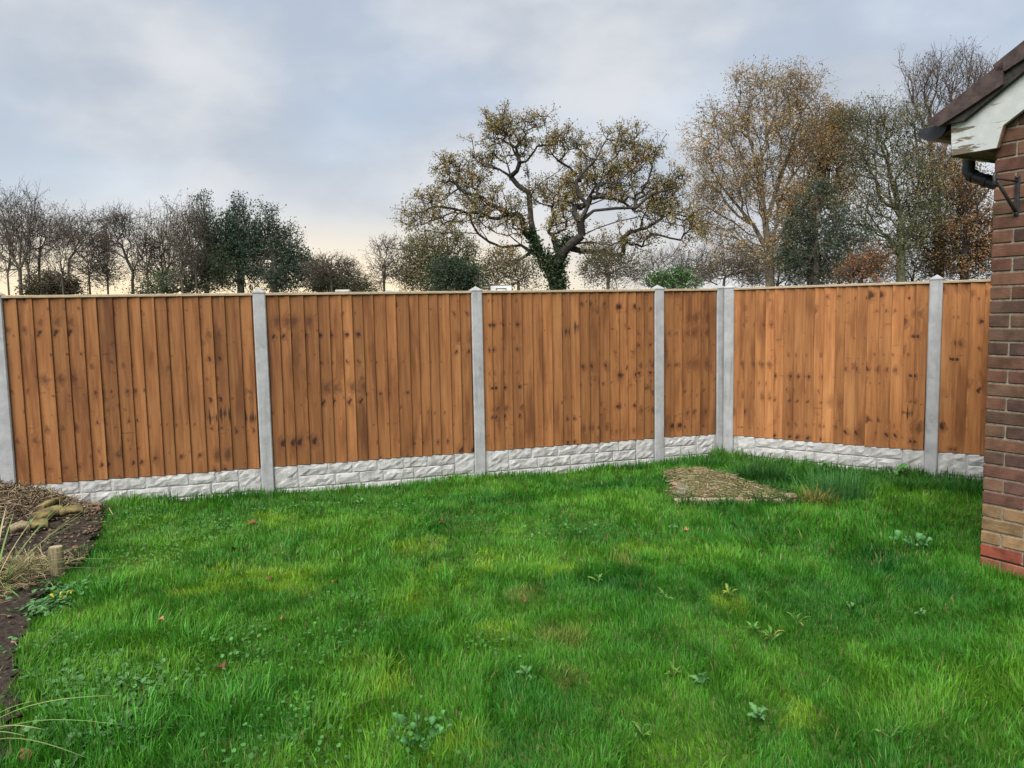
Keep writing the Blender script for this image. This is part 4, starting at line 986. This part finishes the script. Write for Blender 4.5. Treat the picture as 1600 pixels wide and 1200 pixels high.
nv = rng.normal(size=(n, 3)) * .45; nv[:, 2] = 1; nv /= np.linalg.norm(nv, axis=1, keepdims=True)
e1 = np.cross(nv, rng.normal(size=(n, 3))); e1 /= np.linalg.norm(e1, axis=1, keepdims=True); e2 = np.cross(nv, e1)
an = np.arange(6) / 6 * 2 * math.pi; rr = np.array([1, .9, 1, .85, 1, .9])
V = (P_[:, None] + (e1[:, None] * (np.cos(an) * rr)[None, :, None] + e2[:, None] * (np.sin(an) * rr * .85)[None, :, None]) * S_[:, None, None]).reshape(-1, 3)
obj('ground_ivy', npmesh('ground_ivy', V, np.arange(n * 6).reshape(-1, 6), np.repeat(C_, 6, axis=0)), M['leafy'], kind='stuff', label='small round-leaved weeds creeping through the lawn', category='ground cover')

# ------------------------------------------------------------------ single weeds with their leaves
def leaf_mesh(L, wd, lobes, arch, col, fold=.25):
    n = 8; V, C = [], []
    for k in range(n + 1):
        f = k / n; h = wd * (math.sin(math.pi * min(1, f * .92 + .06)) ** .8) * (.35 + .65 * f if lobes else 1) * (.62 if lobes and k % 2 == 0 and 0 < k < n - 1 else 1)
        if k == n: h = .0008
        x = L * f; z = arch * math.sin(f * math.pi * .75) - .25 * arch * f
        V += [(x, -h, z + h * fold), (x, 0, z), (x, h, z + h * fold)]
        C += [col, tuple(min(1, v * 1.6) for v in col), col]
    F = []
    for k in range(n):
        a = k * 3; F += [(a, a + 3, a + 4, a + 1), (a + 1, a + 4, a + 5, a + 2)]
    return npmesh('leaf', V, np.array(F), np.array(C), True)


LM = {'dandelion': [leaf_mesh(.12, .018, True, .045, (.055, .15, .03)), leaf_mesh(.10, .016, True, .06, (.07, .17, .03)), leaf_mesh(.13, .017, True, .03, (.10, .17, .03))],
      'yellow': [leaf_mesh(.12, .018, True, .05, (.14, .20, .03)), leaf_mesh(.12, .018, True, .06, (.24, .20, .035)), leaf_mesh(.11, .016, True, .05, (.09, .17, .03))],
      'round': [leaf_mesh(.060, .026, False, .02, (.05, .15, .045)), leaf_mesh(.055, .024, False, .03, (.065, .18, .055))],
      'pale': [leaf_mesh(.075, .022, True, .03, (.075, .18, .055)), leaf_mesh(.065, .02, True, .035, (.06, .15, .045))],
      'broad': [leaf_mesh(.13, .040, False, .05, (.05, .16, .03)), leaf_mesh(.11, .034, False, .06, (.065, .19, .035))]}
WEEDS = [('dandelion', 1205, 1010, 9, 'dandelion', 1.0, 'yellow', 'big dandelion with yellowing leaves in the right half of the lawn'),
         ('dandelion', 1245, 985, 8, 'dandelion', 1.0, 'yellow', 'straggling yellow-tipped dandelion just behind the big yellowing one'),
         ('dandelion', 1178, 1000, 7, 'dandelion', .9, None, 'dandelion rosette left of the big yellowing dandelion'),
         ('dandelion', 1052, 1068, 7, 'dandelion', .9, 'yellow', 'upright yellow-leaved dandelion left of the flat one in the lower lawn'),
         ('dandelion', 1098, 1080, 9, 'pale', 1.2, None, 'flat spreading pale green weed right of the upright yellow dandelion'),
         ('dandelion', 1185, 1135, 9, 'pale', 1.2, None, 'greyish flat weed low in the lawn, left of the bright yellow patch'),
         ('clover', 1425, 862, 16, 'round', 1.25, None, 'bushy round-leaved clump of weed nearest to the brick wall'),
         ('thistle', 823, 1066, 7, 'pale', 1.1, None, 'pale bluish rosette alone in the middle of the lower lawn'),
         ('dandelion', 1050, 832, 7, 'pale', 1.0, None, 'small pale weed in front of the straw patch'),
         ('dandelion', 1004, 1160, 7, 'dandelion', .8, None, 'upright light green dandelion at the bottom of the lawn'),
         ('dandelion', 1395, 1165, 6, 'dandelion', .9, None, 'weed with rounded leaves in the bottom right of the lawn'),
         ('dandelion', 935, 916, 6, 'dandelion', .7, None, 'row of small upright leaves in the middle of the lawn'),
         ('dandelion', 1140, 940, 7, 'dandelion', .9, 'yellow', 'yellow-green weed in the right middle of the lawn'),
         ('dandelion', 1040, 948, 6, 'dandelion', .8, None, 'light green weed between the tan patch and the yellow-green weed'),
         ('clover', 655, 1165, 12, 'round', 1.0, None, 'round-leaved clump at the bottom centre of the lawn'),
         ('dock', 562, 792, 5, 'broad', .7, None, 'small pale dock plant near the second gravel board'),
         ('dock', 855, 728, 11, 'broad', 1.15, None, 'broad-leaved weed growing against the gravel board below the oak'),
         ('dock', 1290, 745, 9, 'broad', .9, None, 'leafy weed at the foot of the wide right-hand panel'),
         ('dock', 1405, 752, 9, 'broad', .9, None, 'leafy weed at the foot of the post nearest the brick wall'),
         ('dandelion', 1330, 958, 5, 'pale', .8, None, 'scatter of pale leaves in the lawn left of the brick wall'),
         ('dandelion', 1440, 970, 6, 'pale', .9, None, 'pale weed in the dark grass below the brick wall'),
         ('dock', 50, 838, 9, 'broad', .75, None, 'bright green leafy plant in the soil bed below the logs'),
         ('dock', 150, 782, 6, 'broad', .7, None, 'dark green leafy plant at the foot of the far-left gravel board')]
for kind, px, py, n, lm, s, alt, lab in WEEDS:
    p = gp(px, py); t = thing(kind, lab, 'weed', (p[0], p[1], float(gz(p[0], p[1])) - .004), rnd.uniform(0, 6.28))
    n = int(n * 1.5)
    for k in range(n):
        meshes = LM[alt] if (alt and k % 2) else LM[lm]; me = rnd.choice(meshes)
        tall = kind == 'dock' or py < 760
        o = obj('leaf', me, M['leafy'], t, loc=(0, 0, .022 + (rnd.uniform(0, .10) * s if tall else rnd.uniform(0, .018))), rot=(rnd.uniform(-.6, .6), -rnd.uniform(.05, .95), k * 2.4 + rnd.uniform(-.6, .6)))
        if kind == 'clover': q = rnd.random() ** .5 * .10; o.location = (q * math.cos(k * 2.4), q * math.sin(k * 2.4), rnd.uniform(.035, .085))
        o.scale = (s * rnd.uniform(.35, .72),) * 3
    if kind in ('dock', 'clover'):
        pv, pf = pathtube([(0, 0, -.01), (.004, .002, .06 * s), (0, .006, .13 * s)], [.004, .0035, .002], 5); obj('stem', npmesh('stem', pv, [np.array(pf[:-2])], np.full((len(pv), 3), (.05, .12, .03))), M['leafy'], t)

# fallen leaves
LF = [(690, 815, .05, 'brown curled leaf on the lawn near the third post', (.17, .06, .03)), (248, 970, .05, 'pinkish-orange fallen leaf on the left part of the lawn', (.48, .22, .12)), (523, 908, .04, 'small orange fallen leaf right of the yellow moss patch', (.38, .14, .05)),
      (345, 1042, .06, 'dark brown fallen leaf behind the light green tuft', (.16, .065, .035)), (392, 818, .07, 'flat reddish leaf near the foot of the second post', (.20, .075, .035)), (368, 858, .05, 'dark red fallen leaf between the second post and the yellow patch', (.14, .04, .025)),
      (1073, 827, .04, 'tan fallen leaf beside the small pale weed before the straw', (.42, .22, .10)), (421, 905, .035, 'dark fleck of a leaf in the yellow moss patch', (.14, .05, .03)), (205, 1102, .05, 'blackish fallen leaf in the bottom left of the lawn', (.05, .025, .018)),
      (818, 935, .04, 'dry tan leaf in the worn spot in mid-lawn', (.22, .13, .06)), (440, 965, .04, 'small pale brown leaf below the yellow moss patch', (.33, .20, .11)), (1235, 778, .06, 'lump of pale brick at the right end of the straw patch', (.38, .27, .18))]
for px, py, s, lab, c in LF:
    p = gp(px, py, .04); n = 5; V, F = [], []
    if 'brick' in lab:
        o = box('brick_lump', -.05, .05, -.035, .035, -.03, .035, M['stake'], None, bev=.014); o.location = p; o.rotation_euler = (.2, .1, .6); tag(o, lab, 'brick'); continue
    for k in range(n + 1):
        f = k / n; h = s * .42 * math.sin(math.pi * (f * .9 + .05)) ** .7
        V += [(s * (f - .5), -h, h * .5 + .012 * math.sin(5 * f)), (s * (f - .5), 0, .004 * math.sin(6 * f)), (s * (f - .5), h, h * .35 + .008 * math.cos(4 * f))]
    for k in range(n): F += [(k * 3, k * 3 + 3, k * 3 + 4, k * 3 + 1), (k * 3 + 1, k * 3 + 4, k * 3 + 5, k * 3 + 2)]
    o = obj('fallen_leaf', npmesh('fallen_leaf', V, np.array(F), np.tile(c, (len(V), 1)), True), M['leafy'], loc=p, rot=(rnd.uniform(-.3, .3), rnd.uniform(-.3, .3), rnd.uniform(0, 6.28))); tag(o, lab, 'leaf')

# ------------------------------------------------------------------ straw patch with its edging
def strands(name, pos, L, r, cols, flat=.9, parent=None, **kw):
    n = len(pos); d = rng.normal(size=(n, 3)); d[:, 2] *= (1 - flat); d /= np.linalg.norm(d, axis=1, keepdims=True); l = L * rng.uniform(.4, 1.2, (n, 1))
    b = rng.normal(size=(n, 3)) * .35; b[:, 2] = np.abs(b[:, 2]) * .5; A0 = pos - d * l * .5; A1 = pos + b * l * .22; A2 = pos + d * l * .5
    V1, F1 = tubes(A0, A1, np.full(n, r), np.full(n, r), 3); V2, F2 = tubes(A1, A2, np.full(n, r), np.full(n, r * .4), 3)
    c = np.array(cols)[rng.integers(0, len(cols), n)] * rng.uniform(.6, 1.3, (n, 1)); C = np.concatenate([np.repeat(c, 6, axis=0)] * 2)
    return obj(name, npmesh(name, np.concatenate([V1, V2]), np.concatenate([F1, F2 + len(V1)]), C), M['twig'], parent, **kw)


def pts_in(poly, n):
    xs = [p[0] for p in poly]; ys = [p[1] for p in poly]; x = rng.uniform(min(xs), max(xs), n * 4); y = rng.uniform(min(ys), max(ys), n * 4); ok = inpoly(x, y, poly); return x[ok][:n], y[ok][:n]


x, y = pts_in(STRAW, 4600); x = x + rng.normal(size=len(x)) * .035; y = y + rng.normal(size=len(x)) * .05; cx, cy = np.mean([p[0] for p in STRAW]), np.mean([p[1] for p in STRAW])
mound = gp(1110, 748); hz = .045 * np.exp(-((x - mound[0] + .1) ** 2 / .10 + (y - mound[1]) ** 2 / .18))
strands('dry_straw', np.stack([x, y, gz(x, y) + .018 + hz + rng.random(len(x)) * .035], -1), .11, .0026, ((.31, .22, .13), (.39, .29, .18), (.24, .165, .10), (.15, .10, .062), (.46, .37, .26), (.10, .08, .05)), kind='stuff', label='dry tan straw and cut grass in the timber-edged patch', category='straw')
strands('dead_stalks', np.stack([x[:500], y[:500], gz(x[:500], y[:500]) + .05 + hz[:500]], -1), .16, .002, ((.10, .16, .04), (.16, .17, .06)), flat=.5, kind='stuff', label='thin green stalks growing through the straw patch', category='stalks')
a = gp(1057, 786); b = gp(1242, 787); L = float(np.hypot(*(b - a)[:2])); rz = math.atan2(b[1] - a[1], b[0] - a[0])
t = thing('timber_edging', 'weathered timber edging board along the front of the straw patch', 'edging', (a[0], a[1], float(gz(a[0], a[1]))), rz)
box('plank', -.02, L * .56, -.022, .022, -.05, .036, M['edging'], t, bev=.004); box('plank', L * .57, L, -.020, .024, -.05, .022, M['edging'], t, bev=.004)
c0 = gp(1062, 783); c1 = gp(1070, 754); n = 6
t = thing('log_roll_edging', 'short grey half-round stakes edging the left side of the straw patch', 'edging', (c0[0], c0[1], float(gz(c0[0], c0[1]))))
pv, pf = pathtube([(0, 0, -.05), (0, 0, .06), (0, 0, .068)], [.036, .036, .030], 10); lm = pymesh('stake', pv, pf)
for k in range(n):
    f = k / (n - 1); q = c0 * (1 - f) + c1 * f - c0; o = obj('stake', lm, M['logroll'], t, loc=(q[0] + .02, q[1] + .045, rnd.uniform(-.006, .006)), rot=(rnd.uniform(-.06, .06), rnd.uniform(-.06, .06), k)); o.scale = (1.15, .80 * float(np.hypot(*(c1 - c0)[:2])) / (n - 1) / .066, 1)
# a blade-leaved ornamental tuft and its yellow neighbour
def tuft(name, lab, px, py, n, L, spread, cols, wd=.005, lean=.5, bias=None, cat='plant', group=None):
    p = gp(px, py); z0 = float(gz(p[0], p[1])); r_ = rng.normal(size=(n, 2)) * spread; az = np.arctan2(r_[:, 1], r_[:, 0]) + rng.normal(size=n) * .5
    c = np.array(cols)[rng.integers(0, len(cols), n)] * rng.uniform(.65, 1.3, (n, 1))
    V, F, C = blades(r_[:, 0], r_[:, 1], L * rng.uniform(.5, 1.15, n), np.full(n, wd), np.clip(np.abs(rng.normal(size=n) * .3 + lean), 0, 1.3), az, c, 2, z=np.zeros(n))
    t = thing(name, lab, cat, (p[0], p[1], z0), 0, group); obj('blades', npmesh('blades', V, F, C), M['grass'], t, kind='stuff'); return t


tuft('grass_tuft', 'yellowing drooping grass tuft at the right end of the straw patch', 1273, 787, 260, .17, .05, ((.26, .22, .06), (.34, .27, .08), (.12, .18, .04)), lean=.8)
tuft('grass_tuft', 'soft bluish-green tall grass tuft right of the straw patch', 1305, 778, 620, .26, .12, ((.060, .20, .045), (.085, .23, .065), (.035, .14, .028)), wd=.004, lean=.35)
tuft('grass_tuft', 'long grass tuft leaning round the foot of the second post', 400, 762, 380, .24, .10, ((.02, .10, .012), (.03, .14, .015), (.015, .07, .01)), lean=.55)
tuft('grass_tuft', 'dark long grass tuft in front of the corner posts', 1190, 752, 420, .22, .12, ((.012, .06, .01), (.02, .085, .012)), lean=.5)

# ------------------------------------------------------------------ the soil bed at the left: heap, logs, stake, chips
hp0 = gp(30, 800); hc = (-4.0, 5.86)
X, Y = np.meshgrid(np.linspace(-5.0, -3.12, 50), np.linspace(5.3, 6.30, 30)); hh = .26 * np.exp(-(((X + 4.0) / .50) ** 2 + ((Y - 5.95) / .24) ** 2)) + .10 * np.exp(-(((X + 4.7) / .4) ** 2 + ((Y - 5.6) / .3) ** 2))
edge = (X + 4.05) ** 2 / .80 + (Y - 5.84) ** 2 / .24; hh = hh * sstep(1.15, .6, edge)
line = POSTS[0][1] + (X - POSTS[0][0]) * math.tan(dl); hh = np.where(Y > line - .035, -.05, hh)
Z = gz(X, Y) + hh * (1 + .35 * (vnoise(X, Y, .1, 2) - .5)) - .01
i = np.arange(X.size).reshape(X.shape); F = np.stack([i[:-1, :-1], i[:-1, 1:], i[1:, 1:], i[1:, :-1]], -1).reshape(-1, 4)
ht = thing('twig_heap', 'grey-brown heap of dead twigs and cuttings against the leftmost post', 'twig heap', (-4.05, 5.85, 0))
off = np.array([-4.05, 5.85, 0])
obj('mound', npmesh('mound', np.stack([X, Y, Z], -1).reshape(-1, 3) - off, F, smooth=True), M['soil'], ht)
k = rng.choice(X.size, 3200, p=(np.maximum(hh, 0).ravel() + .004 * (hh.ravel() > 0)) / (np.maximum(hh, 0).ravel() + .004 * (hh.ravel() > 0)).sum())
pos = np.stack([X.ravel()[k], Y.ravel()[k], Z.ravel()[k] + rng.random(len(k)) * .04], -1) + rng.normal(size=(len(k), 3)) * np.array([.02, .01, .004])
pos[:, 1] = np.minimum(pos[:, 1], POSTS[0][1] + (pos[:, 0] - POSTS[0][0]) * math.tan(dl) - .12)
strands('twigs', pos - off, .15, .0028, ((.20, .15, .09), (.27, .21, .13), (.12, .085, .055), (.32, .26, .16), (.07, .05, .035)), flat=.55, parent=ht, kind='stuff')


def plank_log(lab, pxa, pxb, r, dz, mat='mossy', rot=0, dy=0):
    dz += .045; r *= 1.2; a = gp(*pxa, dz); b = gp(*pxb, dz); a[2] = float(gz(a[0], a[1])) + dz; b[2] = float(gz(b[0], b[1])) + dz
    c = (a + b) / 2; d = b - a; L = np.linalg.norm(d); n = 9; sides = 10; V, F = [], []
    e3 = d / L; e1 = np.cross(e3, [0, 0, 1.]); e1 /= np.linalg.norm(e1); e2 = np.cross(e1, e3)
    rr = random.Random(int(pxa[0] * 7 + pxa[1])); ph = [rr.uniform(.68, 1.2) for _ in range(sides)]
    for i_ in range(n):
        f = i_ / (n - 1); bow = math.sin(f * math.pi) * .012 * rr.uniform(.7, 1.2)
        for s in range(sides):
            q = s / sides * 2 * math.pi; R_ = r * ph[s] * (1 + .10 * math.sin(f * 5 + s)) * (.9 if i_ in (0, n - 1) else 1) * rr.uniform(.88, 1.1)
            V.append(e3 * (f - .5) * L + e1 * math.cos(q) * R_ + e2 * (math.sin(q) * R_ + bow))
    F = [(i_ * sides + s, i_ * sides + (s + 1) % sides, (i_ + 1) * sides + (s + 1) % sides, (i_ + 1) * sides + s) for i_ in range(n - 1) for s in range(sides)]
    t = thing('log', lab, 'log', tuple(c), 0, 'old logs in the soil bed'); obj('bark', pymesh('bark', V, F, True), M[mat], t)
    for i_, sgn in ((0, -1), (n - 1, 1)):
        cap = [V[i_ * sides + s] for s in range(sides)]; m_ = np.mean(cap, axis=0) - e3 * sgn * .006
        obj('cut_end', pymesh('cut_end', [m_] + cap, [(0, 1 + s, 1 + (s + 1) % sides) for s in range(sides)]), M['cutwood'], t)


plank_log('yellow mossy split log on top of the pile, nearest the twig heap', (62, 796), (98, 780), .030, .085)
plank_log('long mossy yellow-green log in the middle of the pile', (50, 812), (98, 799), .036, .05)
plank_log('dark rotten-ended log at the right of the pile', (94, 802), (130, 797), .034, .045)
plank_log('grey-brown log lowest in the pile', (16, 828), (46, 822), .036, .038, 'stake')
plank_log('pale short log in front of the pile', (48, 822), (76, 818), .030, .032)
plank_log('brown branch lying under the gravel board at the far left', (128, 793), (160, 789), .010, .012, 'rawwood')
p = gp(90, 905); st = thing('edging_stake', 'short upright round wooden stake at the edge of the soil bed', 'stake', (p[0], p[1], float(gz(p[0], p[1]))), .4)
pv, pf = pathtube([(0, 0, -.1), (0, 0, .02), (.002, 0, .10), (.002, .001, .185), (.002, .001, .191)], [.039, .0395, .039, .0385, .035], 18); obj('shaft', pymesh('shaft', pv, pf[:-1], True), M['stake'], st)
pv, pf = pathtube([(.002, .001, .175), (.002, .001, .1915)], [.0345, .034], 18); obj('cut_top', pymesh('cut_top', pv, pf), M['edging'], st)
CH = [(137, 808, .055, 'orange-brown bark piece standing among the chips'), (150, 803, .06, 'larger orange bark slab at the right edge of the chips'), (146, 812, .04, 'flat orange bark piece in front of the slab'), (118, 862, .045, 'dark red piece of bark behind the round stake'), (88, 838, .035, 'brown bark piece below the middle log'), (90, 815, .04, 'pale brown bark piece under the rotten log'), (40, 1196, .05, 'orange-brown piece at the bottom left corner')]
for px, py, s, lab in CH:
    p = gp(px, py); bm = bmesh.new(); bmesh.ops.create_cube(bm, size=1.0); bmesh.ops.subdivide_edges(bm, edges=bm.edges[:], cuts=1, use_grid_fill=True)
    for v in bm.verts: v.co = Vector((v.co.x * s * 1.2, v.co.y * s * .7, v.co.z * s * .35)) + Vector([rnd.uniform(-.12, .12) * s for _ in range(3)])
    me = bpy.data.meshes.new('bark_piece'); bm.to_mesh(me); bm.free()
    o = obj('bark_piece', me, M['chunk'], loc=(p[0], p[1], float(gz(p[0], p[1])) + s * .3 + .02), rot=(rnd.uniform(-.5, .5), rnd.uniform(-.4, .4), rnd.uniform(0, 3))); tag(o, lab, 'bark')
# chips: small flakes, past counting
x, y = pts_in(BED, 9000); ok = (x > -4.2) & (y > 2.2); x, y = x[ok], y[ok]; m = len(x); dens = vnoise(x, y, .25, 6); keep = rng.random(m) < (.2 + .7 * sstep(4.5, 5.2, y)) * (.35 + dens); x, y = x[keep], y[keep]; m = len(x)
pos = np.stack([x, y, gz(x, y) + .03 + .03 * vnoise(x, y, .12, 1.2) + rng.random(m) * .008], -1); nv = rng.normal(size=(m, 3)) * .5; nv[:, 2] = 1; nv /= np.linalg.norm(nv, axis=1, keepdims=True)
e1 = np.cross(nv, rng.normal(size=(m, 3))); e1 /= np.linalg.norm(e1, axis=1, keepdims=True); e2 = np.cross(nv, e1); s = rng.uniform(.005, .019, (m, 1)); tk = nv * s * .25
top = [pos + tk + e1 * s, pos + tk + e2 * s * .6, pos + tk - e1 * s, pos + tk - e2 * s * .6]; V = np.stack(top + [q - tk * 2 for q in top], 1).reshape(-1, 3); k = np.arange(m)[:, None] * 8
F = np.concatenate([k + np.array([f]) for f in ((0, 1, 2, 3), (7, 6, 5, 4), (0, 4, 5, 1), (1, 5, 6, 2), (2, 6, 7, 3), (3, 7, 4, 0))])
cc = np.array(((.06, .04, .026), (.12, .085, .055), (.035, .024, .017), (.19, .14, .095), (.045, .032, .023)))[rng.integers(0, 5, m)] * rng.uniform(.7, 1.2, (m, 1))
obj('bark_chips', npmesh('bark_chips', V, F, np.repeat(cc, 8, axis=0)), M['twig'], kind='stuff', label='brown bark chips scattered over the soil bed', category='bark chips')
x, y = pts_in(BED, 1500); ok = (x > -4.0) & (y > 2.3) & (y < 6.0); x, y = x[ok], y[ok]
strands('leaf_litter', np.stack([x, y, gz(x, y) + .035 + .02 * rng.random(len(x))], -1), .07, .0022, ((.20, .15, .09), (.11, .08, .05), (.28, .22, .13), (.05, .10, .025)), flat=.8, kind='stuff', label='loose twigs and dead stems lying over the soil bed', category='litter')
# dry thatch round the strap-leaved plant
p = gp(10, 915); d = np.clip(rng.normal(size=(1500, 2)), -1.6, 1.6) * np.array([.17, .26]); x, y = p[0] - .10 + d[:, 0], p[1] + d[:, 1]
strands('dry_thatch', np.stack([x, y, gz(x, y) + .03 + .10 * np.exp(-(d ** 2).sum(1) / .08) * rng.random(1500)], -1), .18, .0024, ((.34, .27, .15), (.24, .18, .10), (.42, .35, .21), (.17, .13, .07)), flat=.6, kind='stuff', label='dry straw-coloured dead leaves round the strap-leaved plant', category='dead leaves')


def strap(name, lab, base, tips, extra, seed):
    p = gp(*base); r = random.Random(seed); t = thing(name, lab, 'plant', (p[0], p[1], float(gz(p[0], p[1]))))
    tl = [(pt(tx, ty, p[1] + dy), w_, c_) for tx, ty, dy, w_, c_ in tips]
    for _ in range(extra):
        an = r.uniform(0, 6.28); l_ = r.uniform(.25, .6); tl.append((p + np.array([l_ * math.cos(an), l_ * math.sin(an), r.uniform(.05, .5)]), r.uniform(.006, .010), r.choice([(.16, .21, .07), (.11, .19, .06), (.30, .26, .12)])))
    for q, w_, c_ in tl:
        q = q - p; b0 = np.array([r.uniform(-.05, .05), r.uniform(-.05, .05), -.01]); n = 10; V, C = [], []
        side = np.cross(q, [0, 0, 1.]); side /= np.linalg.norm(side) + 1e-9; lift = .03 + .10 * np.linalg.norm(q[:2])
        for k in range(n + 1):
            f = k / n; c = b0 + (q - b0) * f + np.array([0, 0, 1.]) * lift * math.sin(math.pi * f ** .8) * .8; h = w_ * (1 - f ** 3) * .5 + .0004
            V += [c - side * h, c + np.array([0, 0, -h * .5]), c + side * h]; C += [c_] * 3
        F = []
        for k in range(n): F += [(k * 3, k * 3 + 1, k * 3 + 4, k * 3 + 3), (k * 3 + 1, k * 3 + 2, k * 3 + 5, k * 3 + 4)]
        obj('strap_leaf', npmesh('strap_leaf', np.array(V), np.array(F), np.array(C), True), M['leafy'], t)


g1, g2, g3 = (.22, .30, .12), (.14, .25, .06), (.34, .34, .17)
strap('strap_leaved_plant', 'strap-leaved plant with long arching blades at the left edge by the stake', (-6, 925), [(132, 812, .1, .009, g1), (120, 830, .05, .009, g1), (188, 873, -.1, .008, g2), (104, 878, -.1, .009, g2), (115, 846, 0, .008, g3), (93, 795, .2, .008, g1), (22, 800, .2, .010, g2), (60, 800, .2, .008, g3), (32, 935, -.2, .014, g2), (150, 850, 0, .006, g1), (30, 850, 0, .012, g2), (10, 790, .3, .012, g3)], 26, 1)
strap('strap_leaved_plant', 'strap-leaved plant reaching in from the bottom left corner', (-75, 1180), [(176, 1086, -.05, .008, g1), (190, 1132, -.1, .006, g2), (57, 1094, 0, .008, g1), (70, 1140, -.1, .006, g3), (40, 1150, -.1, .006, g1)], 12, 2)
# small yellow leaf cluster at the edge of the bed
p = gp(97, 945); t = thing('yellowed_weed', 'small weed with bright yellow leaves beside the soil bed', 'weed', (p[0], p[1], float(gz(p[0], p[1]))))
ym = leaf_mesh(.034, .008, False, .02, (.34, .30, .03))
for k in range(7): o = obj('leaf', ym, M['leafy'], t, loc=(rnd.uniform(-.05, .05), rnd.uniform(-.04, .04), rnd.uniform(.035, .06)), rot=(rnd.uniform(-.3, .3), -rnd.uniform(0, .6), k * .7)); o.scale = (rnd.uniform(.6, 1.1),) * 3
pv, pf = pathtube([(0, 0, -.01), (.004, .002, .03), (0, .006, .055)], [.003, .0025, .002], 5); obj('stem', npmesh('stem', pv, [np.array(pf[:-2])], np.full((len(pv), 3), (.2, .2, .03))), M['leafy'], t)
